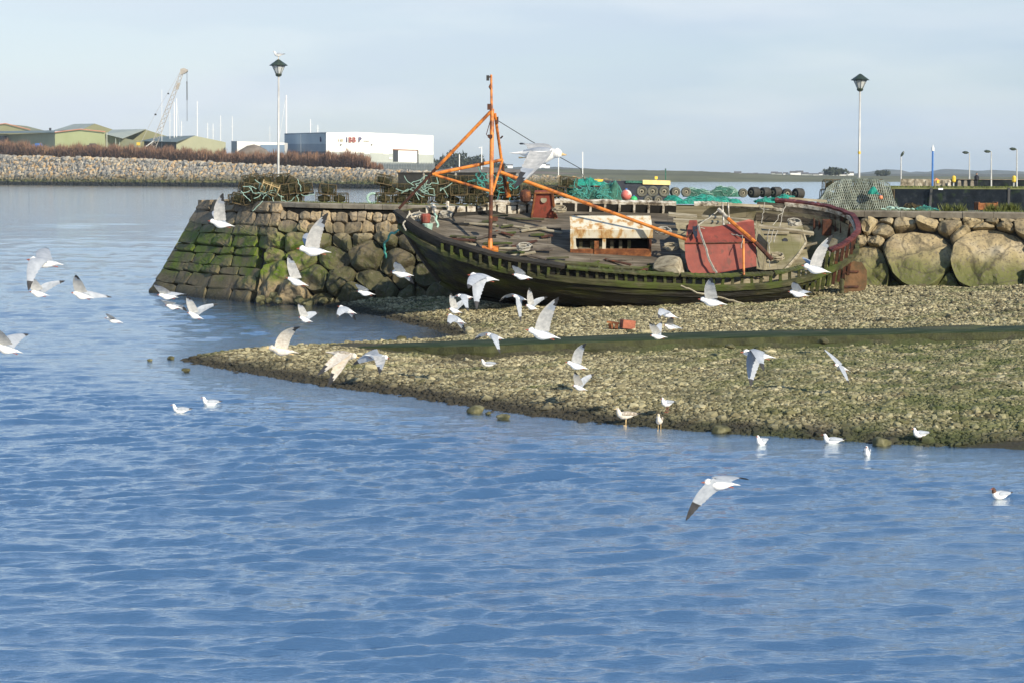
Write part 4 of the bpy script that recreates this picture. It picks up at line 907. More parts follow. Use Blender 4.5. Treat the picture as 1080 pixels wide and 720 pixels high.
# mast and A-frame
YM = 58.4
def T(px, py, dy=0.): return P(px, py, YM+dy)
mb = MB(); mb.tube([T(518, 79, .25), T(518.5, 117, .25)], [.033, .042], 8); mb.tube([T(519, 115, 0.2), T(518, 206, 0)], .068, 10); mast = mb.build('mast', M['orange'], boat)
mb = MB(); mb.tube([T(518, 206, 0), T(517, 252, -.2)], .06, 8); mb.build('mast_lower', M['darkrust'], boat)
mb = MB(); mb.tube([T(517, 252, -.2), T(517, 264, -.25)], .075, 8); mb.box(T(517, 263, -.25), (.5, .3, .08), RX); mb.build('mast_foot', M['orange'], boat)
mb = MB(); mb.tube([T(517.5, 118, .2), T(460, 178, .3)], .052, 8); mb.build('forestay_tube', M['orange'], boat)
mb = MB(); mb.tube([T(460, 178, .3), T(421, 220, .9)], [.05, .045], 8); mb.build('rusty_forestay_end', M['darkrust'], boat)
for a, b, r, nm in (((456, 184, .35), (529, 169, .6), .052, 'upper_strut'), ((459, 185, .35), (517, 202, .0), .042, 'lower_strut'), ((522, 120, .2), (529, 170, .8), .045, 'aft_leg'), ((530, 169, .8), (519.5, 203, .1), .038, 'short_brace')):
    mb = MB(); mb.tube([T(*a), T(*b)], r, 8); mb.build(nm, M['orange'], boat)
mb = MB(); mb.tube([T(529, 168, .8), T(534, 206, 1.4)], .05, 8); mb.build('aft_leg_lower', M['darkrust'], boat)
mb = MB(); mb.prism([T(533, 192, 1.2), T(536, 192, 1.2), T(539, 208, 1.4), T(534, 209, 1.4)], Vector((0, .06, 0))); mb.build('leg_foot_plate', M['orange'], boat, fixn=True)
mb = MB(); mb.tube([T(528, 182, .9), T(600, 208, 0.6), T(724, 253, -.55)], [.058, .055, .048], 8); mb.build('boom', M['orange'], boat)
mb = MB(); mb.box(T(514.5, 82.5, .2), (.09, .09, .16)); mb.build('masthead_lamp', M['blackbin'], boat)
mb = MB(); mb.tube([T(518, 80, .25), T(515, 83, .2)], .02, 5); mb.build('lamp_bracket', M['darkrust'], mast)
mb = MB(); mb.tube([T(518, 88, .25), T(516, 92, .2), T(518, 95, .25)], .025, 5); mb.build('step_rung', M['darkrust'], mast)
mb = MB(); mb.tube([T(528, 146, .6), T(530, 144, .5)], .025, 5); mb.build('cleat', M['darkrust'], mast)
for q_, sz in ((T(516, 113, .2), (.12, .12, .18)), (T(524, 127, .3), (.1, .12, .2)), (T(517, 144, 0), (.14, .1, .1))): MB().box(q_, sz).build('pulley_block', M['darkrust'], mast)
mb = MB(); mb.tube([T(517, 128, .1), T(513, 142, .1), T(517, 147, .1)], .012, 4); mb.build('halyard', M['darkrust'], mast)
mb = MB(); mb.tube([T(521, 125, .2), T(560, 149, 1.2), T(612, 178, 2.6), T(622, 205, 3.0)], .012, 4); mb.build('stay_wire', M['blackbin'], boat)
mb = MB(); mb.box(P(522, 231, 58.6), (.18, .12, .14)); mb.box(P(541, 233, 58.9), (.0, .0, .0)) if False else None; mb.build('mast_cleat', M['darkrust'], boat)
# stern spar and vertical pieces
mb = MB(); mb.tube([P(758, 221, 59.0), P(768, 231, 58.6)], .06, 8); mb.build('spar_white_end', M['peelwhite'], boat)
mb = MB(); mb.tube([P(768, 231, 58.6), P(797, 256, 57.8)], .06, 8); mb.build('spar', M['orange'], boat)
mb = MB(); mb.tube([P(797, 256, 57.8), P(814, 274, 57.5)], .07, 8); mb.build('spar_rusty_end', M['darkrust'], boat)
mb = MB(); mb.tube([P(784, 252, 57.65), P(784.5, 290, 57.35)], .036, 8); mb.build('upright_post', M['orange'], boat)
# planks lying across
for a, b, wd in (((710, 232.5, 60.2), (780, 236, 60.2), .13), ((740, 228.5, 60.6), (790, 233, 60.4), .1), ((705, 226, 60.6), (735, 229, 60.6), .16), ((795, 238, 60.0), (858, 246.5, 60.2), .14), ((800, 245, 59.9), (832, 246, 60.0), .06)):
    mb = MB(); mb.bar(P(*a), P(*b), wd, .08, up=Vector((0, -.4, .9))); mb.build('loose_plank', M['drift'], boat)
mb = MB(); mb.bar(P(757, 215.3, 61.4), P(832, 219, 61.5), .14, .09); mb.bar(P(832, 209.5, 61.6), P(872, 212.5, 61.5), .2, .08); mb.bar(P(838, 213.5, 61.5), P(875, 219, 61.2), .12, .08); mb.build('rail_board', M['drift'], boat)
mb = MB()
for px in (762, 768): mb.tube([P(px, 214, 60.3), P(px+1.5, 241, 59.2)], .028, 5)
mb.tube([P(759, 239, 59.2), P(766, 243, 59.1)], .03, 5); mb.build('boarding_ladder', M['peelwhite'], boat)
# ropes in the wreck
def rope(mb, pts, r=.018, sag=0., jit=0., n=4, sub=6):
    out = []
    for i in range(len(pts)-1):
        for k in range(sub):
            t = k/sub; p = lerp(pts[i], pts[i+1], t)+Vector((R.gauss(0, jit), R.gauss(0, jit), -sag*4*t*(1-t)+R.gauss(0, jit))); out.append(p)
    out.append(pts[-1]); mb.tube(out, r, n)
mb = MB(); rope(mb, [P(736, 238, 58.4), P(742, 255, 57.75), P(748, 275, 57.45), P(756, 288, 57.35)], .035, .0, .008); rope(mb, [P(736, 238, 58.5), P(758, 222, 59.5), P(760, 221, 60)], .02, 0, .01); rope(mb, [P(738, 240, 58.6), P(765, 243, 58.6), P(783, 249, 58)], .02, .05, .01)
mb.build('rope', M['rope'], boat)
mb = MB()
for a, b in (((806, 216, 61.2), (803, 236, 60.5)), ((828, 218, 61), (822, 240, 60.3)), ((829, 218, 61), (815, 238, 60.2)), ((812, 241, 59.6), (812, 282, 58)), ((815, 243, 59.6), (811, 262, 58.6)), ((820, 243, 59.6), (816, 256, 58.8)), ((783, 249, 57.8), (782, 262, 57.4)), ((801, 218, 61), (806, 222, 60.9))): mb = MB(); rope(mb, [P(*a), P(*b)], .013, 0, .025); mb.build('frayed_rope', M['rope'], boat)
mb = MB(); rope(mb, [P(718, 301, 56.75), P(735, 309, 56.7), P(760, 314, 56.9), P(785, 321, 57)], .028, .0, .01); mb.build('trailing_rope', M['drift'], boat)
mb = MB(); mb.prism([P(730.5, 239, 58.3), P(735.5, 239, 58.3), P(735.5, 249, 58.0), P(733, 252, 57.9), P(731, 246, 58.1)], Vector((0, .05, 0))); mb.build('blue_rag', M['bargehull'], boat, fixn=True)
mb = MB(); mb.tube([P(735, 243, 58.2), P(722, 252, 58.2)], .04, 6); mb.build('bent_pipe', M['darkrust'], boat)
# foredeck clutter: windlass, coil of rope, bucket, chain
c = P(437, 229, 59.6); mb = MB(); mb.lathe(c, [(.14, -.2), (.22, -.16), (.12, -.1), (.12, .1), (.22, .16), (.14, .2)], 12, 'Z', Matrix.Rotation(pi/2, 3, 'Y')); mb.box(c+Vector((0, 0, -.18)), (.5, .3, .16), RX); mb.build('windlass', M['peelwhite'], boat)
mb = MB()
for k in range(5):
    c = P(R.uniform(425, 462), R.uniform(226, 238), 59.3); mb.tube([c+Vector((.22*cos(a)*R.uniform(.7, 1.2), .1*sin(a), .12*sin(a)+R.uniform(-.03, .03))) for a in [i*.7 for i in range(13)]], .025, 5)
mb.build('rope_coil', M['rope'], boat); mb = MB(); rope(mb, [P(432, 226, 58.9), P(425, 237, 58.7), P(428, 243, 58.6)], .03, 0, .01); mb.build('bow_rope', M['rope'], boat)
c = P(449, 231, 59.0); mb = MB(); mb.lathe(c, [(.1, -.14), (.14, -.1), (.16, .1), (.12, .16)], 12); mb.build('red_float', M['redplate'], boat)
mb = MB(); mb.lathe(P(451, 240, 58.9), [(.13, -.1), (.17, .1), (.15, .12)], 12); rope(mb, [P(459, 225, 59), P(461, 240, 58.8)], .04, 0, .02); mb.build('teal_bucket', M['palerope'], boat)
mb = MB(); mb.tube([P(457, 217, 60), P(460, 226, 59.6)], .07, 6); mb.tube([P(472, 213, 60.6), P(472, 222, 60.5)], .06, 6); mb.build('bitt_post', M['peelwhite'], boat)
mb = MB(); rope(mb, [P(424, 239, 59.2), P(412, 246, 62), P(405, 256, 64.5), P(407, 272, 65)], .04, .08, .01); mb.build('mooring_rope', M['tealrope'], boat)
for i in range(60):
    s = R.uniform(.10, .6); t = R.uniform(-.75, .75) if s < .5 else R.uniform(-.9, -.6); x = xl(s); y = t*hb(s); zz = deckz(s)+.12*(1-t*t)+.06+(fz(s)*t if t > 0 else 0); an = R.gauss(0, .35); L_ = R.uniform(.3, 1.3)
    if sA-.6 < x < sB+.2 and y > -1.4: continue
    mb = MB(); mb.bar(bw(x-L_/2*cos(an), y-L_/2*sin(an), zz), bw(x+L_/2*cos(an), y+L_/2*sin(an), zz+R.uniform(0, .06)), R.uniform(.05, .14), .03, up=Vector((0, -SH, CH))); mb.build('broken_board', R.choice([M['drift'], M['rail'], M['darkrust'], M['deck2']]), boat)
for i in range(16):
    s = R.uniform(.64, .92); t = R.uniform(-.7, .8); x = xl(s); y = t*hb(s); zz = hz(s)-.72+.35*max(0, t)+.1; an = R.gauss(0, .7); L_ = R.uniform(.4, 1.5)
    mb = MB(); mb.bar(bw(x-L_/2*cos(an), y-L_/2*sin(an)*.6, zz), bw(x+L_/2*cos(an), y+L_/2*sin(an)*.6, zz+R.uniform(0, .2)), R.uniform(.06, .16), .04, up=Vector((0, -SH, CH))); mb.build('fallen_board', R.choice([M['drift'], M['rail'], M['deck2']]), boat)
for i, (px_, py_, Y_) in enumerate(((470, 228, 60), (553, 262, 57.8), (700, 245, 59.3), (708, 262, 58.6), (820, 272, 58.8), (838, 236, 60.6), (590, 222, 60.8))):
    mb = MB(); c = P(px_, py_, Y_)
    for k in range(4): a0 = R.uniform(0, 6); mb.tube([c+Vector((R.uniform(.16, .26)*cos(a), R.uniform(.1, .2)*sin(a), .07*sin(a)+k*.03)) for a in [a0+i_*.8 for i_ in range(9)]], .022, 4)
    mb.build('rope_heap', R.choice([M['rope'], M['drift'], M['drift']]), boat)
for i in range(9):
    s = (.13, .2, .28, .34, .45, .5, .56, .4, .24)[i]; t = R.uniform(-.6, .7) if i < 4 else (R.choice([-.85, .8]) if i > 6 else -.82); x = xl(s); y = t*hb(s); zz = deckz(s)+.10*(1-t*t)+(fz(s)*t if t > 0 else 0)+.012
    mb = MB(); lb(mb, x-R.uniform(.15, .4), x+R.uniform(.15, .4), y-.07, y+.07, zz-.01, zz+.008); mb.build('missing_plank_gap', M['dark'], boat)  # thin dark slab on the deck paints the shade of a lost plank
# small deck patch, notch board
mb = MB(); lb(mb, P(507, 240, 58.6).x-BO.x, P(548, 240, 58.6).x-BO.x, -.15, .55, deckz(.25)+.085, deckz(.25)+.12); o = mb.build('deck_patch', M['deck'], boat)
me = o.data; ul = me.uv_layers.new(name='UVMap')
for lo in me.loops:
    v = me.vertices[lo.vertex_index].co; ul.data[lo.index].uv = (v.x+.7, v.y+.05)

# ------------------------------------------------------------------ lamp posts on the pier
def lamp(px, ytop, Y, zb, label, lean=0.):
    b = P(px, 200, Y); b.z = zb; top = P(px+lean, ytop, Y); hgt = top.z-zb
    rt = empty('street_lamp', b, label, 'street lamp', 'lantern lamp posts on the pier')
    ax = (top-b)
    f = lambda t: b+ax*t
    MB().tube([f(0), f(.02), f(.3), f(.885)], [.065, .05, .045, .034], 12).build('pole', M['steel'], rt, True)
    MB().tube([f(0)+Vector((0, 0, 0)), f(.03)], .09, 12).build('base_collar', M['steel'], rt)
    mb = MB(); z0 = f(.885)
    mb.lathe(z0, [(.05, -.02), (.10, .0), (.13, .06), (.10, .08)], 8); mb.lathe(z0+Vector((0, 0, .08)), [(.12, -.01), (.12, .02)], 8)
    mb.lathe(z0+Vector((0, 0, .40)), [(.345, 0), (.36, .015), (.30, .06), (.17, .15), (.06, .23), (.02, .25)], 8)
    mb.build('lantern_cap', M['lampgreen'], rt)
    mb = MB(); mb.lathe(z0, [(.105, .1), (.15, .18), (.24, .385)], 8); g = mb.build('lantern_glass', M['glass'], rt)
    mb = MB()
    for k in range(8):
        a = pi/8*0+2*pi*k/8; mb.tube([z0+Vector((.11*cos(a), .11*sin(a), .1)), z0+Vector((.25*cos(a), .25*sin(a), .4))], .010, 4)
    mb.build('lantern_bars', M['lampgreen'], rt)
    return rt, f
lp1, f1 = lamp(293.3, 63, 74, 3.45, 'left lantern lamp post on the pier rising behind the pot stack, gull on top', .6)
lp2, f2 = lamp(906, 80, 73, 3.3, 'right lantern lamp post on the pier behind the net covered pile', 1.2)
mb = MB(); mb.tube([f2(.41), f2(.43)], .055, 10); mb.build('yellow_band', M['yellow'], lp2)

# ------------------------------------------------------------------ lobster pots
def make_creel(mat_frame, label, group, bright=False):
    rt = empty('lobster_pot', (0, 0, 0), label, 'lobster pot', group); w_, d_, h_ = .62, .42, .36
    mb = MB()
    for y in (-d_/2, d_/2): mb.bar((-w_/2, y, .02), (w_/2, y, .02), .035, .035)
    for x in (-w_/2, -w_/6, w_/6, w_/2): mb.bar((x, -d_/2, .02), (x, d_/2, .02), .03, .03)
    for x in (-w_/2, 0, w_/2): mb.tube([(x, d_/2*cos(a)*1.0, .03+h_*sin(a)**.7) for a in [pi*i/8 for i in range(9)]], .016, 5)
    mb.bar((-w_/2, 0, h_+.03), (w_/2, 0, h_+.03), .025, .025); mb.build('frame', mat_frame, rt)
    mb = MB(); sf_ = lambda x, a: Vector((x, d_/2*cos(a), .03+h_*max(0, sin(a))**.7))
    for k in range(9): a = pi*(k+.5)/9; mb.tube([sf_(-w_/2, a), sf_(w_/2, a)], .007, 3, False)
    for k in range(11): x = -w_/2+w_*k/10; mb.tube([sf_(x, pi*i/6) for i in range(7)], .007, 3, False)
    for k in range(6): z = .05+h_*k/7; yy_ = d_/2*(1-(k/7)**2)**.5; [mb.tube([(x, -yy_, z), (x, yy_, z)], .006, 3, False) for x in (-w_/2, w_/2)]
    mb.build('netting', M['creelnet'], rt)
    if not bright:
        mb = MB(); vs = IV*np.array([w_*.44, d_*.40, h_*.46])*(1+NR.uniform(-.15, .15, (12, 1)))+np.array([0, 0, h_*.47]); mb.add([Vector(v) for v in vs], [tuple(f) for f in IF]); mb.build('weed_growth', M['creelfill'], rt, True)
    return rt
G1 = 'lobster pots heaped round the left lamp post'; G2 = 'lobster pots stacked along the pier'
proto = make_creel(M['creelwood'], 'mossy dark lobster pot in the heap at the foot of the left lamp post', G1)
first = True
def put(px, py, Y, rz=0., rx=0., ry=0., label=None, group=None, sc_=1.):
    global first
    o = proto if first else copy_tree(proto); first = False
    p = P(px, py, Y); o.location = p; o.rotation_euler = (rx, ry, rz); o.scale = (sc_,)*3
    if label: o['label'] = label
    if group: o['group'] = group
    return o
hl = 'mossy dark lobster pot in the heap at the foot of the left lamp post'
for row, (x0, x1, yb_) in enumerate(((252, 322, 214.6), (262, 324, 204.5), (266, 300, 195))):
    x = x0; q_ = 0
    while x < x1:
        for Y in ((71.5, 72.3) if row < 2 else (72,)): put(x+R.uniform(-2, 2), yb_-.0+R.uniform(-.9, .9), Y, R.uniform(-.5, .5), R.uniform(-.25, .25), R.uniform(-.25, .25), 'mossy pot %s from left, %s layer of the lamp post heap%s' % (('first', 'second', 'third', 'fourth', 'fifth', 'sixth')[q_], ('bottom', 'middle', 'top')[row], ', back row' if Y == 72.3 else ''), G1)
        x += 15; q_ += 1
put(308, 198, 72, .3, .5, .5, 'tilted mossy lobster pot on top of the heap right of the lamp', G1)
put(342, 214.6, 71.2, .1, 0, 0, 'blue-green dark lobster pot set apart right of the heap', G1); put(358, 214.8, 71.2, -.1, 0, 0, 'green netted lobster pot at the right end of the left heap', G1); put(345, 205.5, 71.2, .2, .1, .1, 'lobster pot lying on top of the two right of the heap', G1)
rt = make_creel(M['paleframe'], 'bare pale wooden pot frame tipped up on top of the heap', 'frame', True); rt['category'] = 'pot frame'; rt.location = P(284, 199.5, 70.7); rt.rotation_euler = (1.2, .35, .2)
for a, b_, lab in ((398, 440, 'mossy lobster pot stacked beyond the boat bow,'), (440, 512, 'mossy lobster pot stacked behind the orange forestay,'), (512, 600, 'mossy lobster pot stacked behind the mast and flying gull,')):
    for row in range(3):
        x = a+7+(row % 2)*6; q_ = 0
        while x < b_:
            if not (row == 2 and R.random() < .45):
                put(x+R.uniform(-1.5, 1.5), 214.8-row*9.6+(x-400)*.012, 70.2+R.uniform(-.1, .2), R.uniform(-.25, .25), R.uniform(-.22, .22), R.uniform(-.22, .22), '%s layer %s, %s from its left' % (lab, ('bottom', 'middle', 'top')[row], ('first', 'second', 'third', 'fourth', 'fifth', 'sixth')[q_]), G2); q_ += 1
            x += 16
# ring/tyre at left of stack
p = P(393, 209.5, 70.2); mb = MB(); mb.tube([p+Vector((.2*cos(a), .04*sin(a), .18*sin(a))) for a in [2*pi*i/14 for i in range(15)]], .05, 6); tag(mb.build('rope_coil', M['palerope']), 'pale coil of rope leaning on the left end of the pot stack', 'rope coil')
# long black bins behind the pots
xb = 419
for i, wpx in enumerate((27, 33, 33, 30)):
    c = P(xb+wpx/2, 194, 73); ww = (wpx-2)/2000*73; rt = empty('storage_bin', c, '%s long black plastic bin behind the lobster pots by the boat bow' % ('leftmost', 'second from left', 'third from left', 'rightmost')[i], 'bin', 'black bins behind the pots')
    mb = MB(); mb.box(c+Vector((0, .3, .2)), (ww, .7, .38), None); mb.box(c+Vector((0, .3, -.25)), (ww*.96, .66, .5)); mb.build('body', M['blackbin'], rt)
    mb = MB(); mb.box(c+Vector((0, .3, .41)), (ww+.05, .78, .05)); mb.build('rim', M['blackbin'], rt)
    xb += wpx+1

# ------------------------------------------------------------------ nets
def lump_net(name, px0, px1, ytop, ybot, Y, depth, mat, strand, label, seed, amp=.10, cat='fishing net', group=None, strands=26):
    rr = random.Random(seed); a = P(px0, ybot, Y); b = P(px1, ybot, Y); h_ = (ybot-ytop)/2000*Y; L_ = b.x-a.x; nu, nv = max(12, int(L_*12)), 14
    root = empty(name, lerp(a, b, .5), label, cat, group); rows = []
    ph = [rr.uniform(0, 6) for _ in range(8)]
    def S(u_, v_, lift=0.):
        ang = pi*v_; e = min(1, min(u_, 1-u_)*L_/.35+.15)**.5
        hh = h_*e*(.82+.18*sin(u_*L_*4.2+ph[0])+.10*sin(u_*L_*11+ph[1]))+lift
        n = amp*(sin(u_*L_*7+v_*6+ph[2])*.4+sin(u_*L_*15-v_*9+ph[3])*.25+sin(v_*19+u_*5+ph[4])*.2)
        rad = 1+n/.35
        return Vector((a.x+u_*L_+.05*sin(v_*8+ph[5]), a.y+depth/2-(depth/2+lift)*cos(ang)*e*rad, a.z+hh*max(0, sin(ang))**.75*rad*.95))
    for i in range(nu+1): rows.append([S(i/nu, j/nv) for j in range(nv+1)])
    mb = MB(); mb.loft(rows); mb.build('net_bundle', mat, root, True)
    mb = MB()
    for k in range(strands):
        u0, v0 = rr.random(), rr.uniform(.05, .7); du, dv = rr.uniform(-.12, .12), rr.uniform(-.2, .3); pts_ = [S(min(.99, max(.01, u0+du*t+.02*sin(t*9+k)/max(1, L_))), min(.95, max(.03, v0+dv*t)), .02) for t in [i/7 for i in range(8)]]
        mb.tube(pts_, .010, 3, False)
    mb.build('net_strands', strand, root)
    return root
lump_net('fishing_net', 596, 658, 193, 214.5, 70, .9, M['greennet'], M['tealrope'], 'dull green trawl net heaped over round drums left of the buoys', 1, .14, strands=60)
lump_net('fishing_net', 601, 640, 188.5, 196, 71, .6, M['tealnet'], M['tealrope'], 'bright teal net draped on top of the dull green heap', 2, .12)
lump_net('fishing_net', 700, 782, 206, 215.5, 66.8, .6, M['tealnet'], M['tealrope'], 'long bright teal net bundle lying in front of the rollers', 3, .10, strands=70)
lump_net('fishing_net', 722, 781, 196.5, 208, 68, .5, M['greennet'], M['palerope'], 'dull green net roll covering the middle rollers', 4, .05, strands=60)
lump_net('fishing_net', 797, 826, 206.5, 214.5, 66.6, .45, M['tealnet'], M['tealrope'], 'small bright teal net heap below the black rollers', 5, .12)
lump_net('fishing_net', 818, 838, 205.0, 210, 66.4, .4, M['tealnet'], M['tealrope'], 'teal net scrap trailing right of the small teal heap', 6, .1)
lump_net('fishing_net', 955, 980, 213.5, 223, 63.6, .6, M['creelfill'], M['creelwood'], 'tangled brown net heap at the right foot of the pile', 7, .14, strands=50)
lump_net('fishing_net', 968, 992, 217, 223.4, 63.2, .4, M['greennet'], M['tealrope'], 'small green net tangle beside the brown heap', 8, .12)
# teal rope tangles among pots
for i, (x0, x1, y0, y1, lab) in enumerate(((503, 512, 184, 196, 'teal rope tangle left of the mast'), (522, 541, 182, 203, 'bright teal rope tangle between mast and flying gull'), (430, 466, 193, 203, 'pale green rope strewn over the pots beyond the bow'), (262, 318, 198, 214, 'pale green rope looped over the left pot heap'), (610, 650, 196, 208, 'loose teal twine over the green net heap'))):
    mb = MB()
    for k in range(14 if x1-x0 < 30 else 20):
        p0 = P(R.uniform(x0, x1), R.uniform(y0, y1), 69.6 if i != 3 else 70.6); pts_ = [p0]; v_ = Vector((R.gauss(0, 1), R.gauss(0, .2), R.gauss(0, .8)))
        for j in range(6): v_ += Vector((R.gauss(0, .7), R.gauss(0, .1), R.gauss(0, .7))); q = pts_[-1]+v_.normalized()*.09; pts_.append(q)
        mb.tube(pts_, .014, 4, False)
    tag(mb.build('rope_tangle', (M['tealrope'], M['tealrope'], M['palerope'], M['palerope'], M['tealrope'])[i]), lab, 'rope')

# rollers / bobbins
def roller(c, r, face_mat, label, rz=0., depth=.26):
    rt = empty('net_roller', c-Vector((0, 0, r)), label, 'net roller', 'round rubber net rollers on the pier')
    Mx = Matrix.Rotation(rz, 3, 'Z')
    MB().lathe(c, [(r*.42, -depth/2+.03), (r*.62, -depth/2), (r*.9, -depth/2+.0), (r, -depth/2+.035), (r*1.02, 0), (r, depth/2-.03), (r*.7, depth/2)], 22, 'Y', Mx).build('drum', face_mat, rt, False)
    MB().lathe(c+Mx @ Vector((0, 0, 0)), [(r*.16, -depth/2-.005), (r*.40, -depth/2+.0), (r*.42, -depth/2+.035)], 16, 'Y', Mx).build('hub', M['hub'], rt)
    hb_ = [c for c in bpy.data.objects if c.parent == rt and c.name.startswith("hub")][0]
    MB().lathe(c+Mx @ Vector((0, -.0, 0)), [(.01, -depth/2-.008), (r*.2, -depth/2-.009), (r*.2, -depth/2+.02)], 12, 'Y', Mx).build('hub_hole', M['dark'], hb_)
    return rt
ords = ['leftmost', 'second', 'third', 'fourth', 'fifth']
for i, px in enumerate((676.8, 688.5, 700.3, 712, 723.5)):
    roller(P(px, 202.2 if i < 3 else 202.8, 67.2), .195 if i < 3 else .17, M['greyrubber'], '%s dusty round net roller of the upper row by the yellow beam' % ords[i], R.uniform(-.25, .25))
for i, px in enumerate((683, 693.5)): roller(P(px, 211.3, 66.6), .16, M['greyrubber'], '%s dusty roller in the lower row beside the green buoy' % ('left', 'right')[i], R.uniform(-.3, .3))
roller(P(783.5, 203.8, 67), .16, M['greyrubber'], 'grey round net roller at the right end of the green net roll')
for i, (px, r) in enumerate(((795.5, .19), (807, .18), (818.5, .195), (829.5, .17), (842, .19))):
    roller(P(px, 203.2+(1.2 if i > 2 else 0), 67.0), r, M['rubber'], ('first', 'second', 'third', 'fourth', 'fifth')[i]+' black domed roller counted rightwards from the grey one', -.9 if i != 3 else .1, .34)
for i, (px, py, r, m_, lab) in enumerate(((660.5, 206, .19, M['pinkbuoy'], 'faded pink and white round buoy on the pier edge'), (668.5, 210.8, .125, M['greenbuoy'], 'bright green buoy beside the faded pink one'), (929, 208.5, .07, M['orangefloat'], 'small orange float hanging on the net pile'))):
    rt = empty('buoy', P(px, py, 66.6 if i < 2 else 63.3)-Vector((0, 0, r)), lab, 'buoy'); c = P(px, py, 66.6 if i < 2 else 63.3)
    MB().lathe(c, [(r*sin(a), -r*cos(a)) for a in [pi*(k+.15)/10.3 for k in range(11)]], 16).build('ball', m_, rt, True); MB().tube([c+Vector((0, 0, r*.9)), c+Vector((0, 0, r*1.25))], r*.2, 8).build('eye', M['blue'], rt)

# ------------------------------------------------------------------ net-covered pot pile on the right
rt = empty('net_covered_pile', P(903, 222, 65.5), 'large pot stack under a pale grey mesh net at the stern end of the pier', 'net pile')
prof = [(853, 213), (862, 202), (872, 194), (885, 189.5), (905, 188), (922, 189), (938, 190.5), (945, 194), (950, 207), (955, 223)]
YP = 64.6
def pile(u_, v_):     # u along, v 0 = front bottom, 1 = top front edge, 2 = top back
    px = lerp(853, 955, u_); ytop = interp(px, prof); zt = P(px, ytop, YP+.5).z; zb_ = 3.32
    px2 = lerp(px, lerp(862, 946, u_), min(1, v_))
    if v_ <= 1: z = lerp(zb_, zt, v_); Y = YP+.45*v_
    else: z = zt-.05*(v_-1); Y = YP+.45+1.1*(v_-1)
    q = P(px2, 200, Y); b_ = .05*sin(u_*23+v_*4)*sin(v_*7+u_*9)+.02*sin(u_*61)
    return Vector((q.x, Y+b_, z+b_*.5))
mb = MB(); nu, nv = 46, 24
for i in range(nu+1):
    for sgn in (1, -1):
        pts_ = []
        for j in range(nv+1):
            u_ = i/nu+sgn*j/nv*.22
            if 0 <= u_ <= 1: pts_.append(pile(u_, j/nv*1.7))
        if len(pts_) > 2: mb.tube(pts_, .0105, 3, False)
mb.tube([pile(i/30, .0) for i in range(31)], .03, 5); mb.build('mesh_cover', M['paleNet'], rt)
mb = MB(); rope(mb, [P(936, 219, 64), P(950, 220, 63.8), P(965, 222, 63.6)], .04, 0, .02); rope(mb, [P(930, 221, 64), P(945, 222, 63.8), P(958, 223, 63.6)], .035, 0, .02); mb.build('trailing_net_edge', M['palerope'], rt)
mb = MB(); c = P(921, 202, 64.4); mb.lathe(c, [(.20, -.1), (.16, 0), (.06, .14), (.02, .16)], 9); mb.build('teal_scoop', M['tealnet'], rt)
mb = MB(); rope(mb, [P(925, 202, 64.3), P(929, 207, 63.4)], .02, 0, .005); mb.build('float_line', M['palerope'], rt)
for row in range(3):
    for k in range(5-(row == 2)):
        for Y in (65.5, ):
            px = 871+k*15+row*3
            put(px, 221-row*10.2, Y, R.uniform(-.2, .2), 0, 0, 'lobster pot under the mesh net, %s layer, %s from the left' % (('bottom', 'middle', 'top')[row], ('first', 'second', 'third', 'fourth', 'fifth')[k]), 'lobster pots under the mesh net', .9)
for k in range(4): put(871+k*19, 222.5, 64.9+.2, R.uniform(-.3, .3), 0, 0, 'small lobster pot at the front foot inside the mesh net, %s from the left' % ('first', 'second', 'third', 'fourth')[k], 'lobster pots under the mesh net', .8)

# right clutter on the coping
rt = empty('broken_crate', P(1040, 222, 63), 'rusty brown broken crate on the pier edge at far right', 'crate')
mb = MB(); 
for i in range(4): mb.box(P(1040, 218, 63)+Vector((0, .18*i-.2, 0)), (.62, .03, .22))
for sx in (-.3, .3): mb.box(P(1040, 218, 63.1)+Vector((sx, 0, .02)), (.04, .6, .26))
mb.build('slats', M['rust'], rt)
lump_net('net_heap', 1052, 1072, 216, 223.5, 62.6, .5, M['creelfill'], M['creelwood'], 'low brown net heap right of the rusty crate', 12, .12)
pts = [P(R.choice([1045, 1048, 1062, 1066, 1000, 1012, 1070])+R.gauss(0, 3), 224, 62.3)+Vector((0, 0, -.02)) for _ in range(700)]
blades('weeds', pts, .28, M['grass'], 'taller weeds on the pier edge at the far right', 'weeds', .014)

# ------------------------------------------------------------------ moored barge behind the pier
rt = empty('moored_barge', P(663, 214, 95), 'dark low barge with yellow edge beams moored behind the pier', 'barge')
MB().prism([P(620, 190.5, 95), P(706, 192, 95), P(706, 226, 95), P(622, 226, 95)], Vector((0, 5, 0))).build('hull', M['bargehull'], rt, fixn=True)
MB().prism([P(678, 190, 94.9), P(707, 190.8, 94.9), P(707, 195.5, 94.9), P(678, 194.7, 94.9)], Vector((0, .4, 0))).build('cream_beam', M['cream'], rt, fixn=True)
MB().prism([P(621.5, 189.2, 94.8), P(636, 189.4, 94.8), P(636, 191.8, 94.8), P(621.5, 191.6, 94.8)], Vector((0, .4, 0))).build('yellow_beam', M['yellow'], rt, fixn=True)
MB().prism([P(660, 190.8, 94.9), P(678, 191, 94.9), P(678, 193.4, 94.9), P(660, 193.2, 94.9)], Vector((0, .3, 0))).build('green_panel', M['greennet'], rt, fixn=True)
MB().prism([P(624, 192, 94.8), P(634, 192, 94.8), P(632, 197, 94.8), P(626, 197, 94.8)], Vector((0, .3, 0))).build('rusty_bracket', M['rust'], rt, fixn=True)
MB().box(P(692, 187.8, 95), (.14, .14, .14)).box(P(692, 189.5, 95), (.04, .04, .12)).build('deck_light', M['yellow'], rt)
mb = MB(); mb.tube([P(702, 190, 95.2), P(702, 178, 95.2)], .03, 5); mb.build('aerial', M['greennet'], rt)
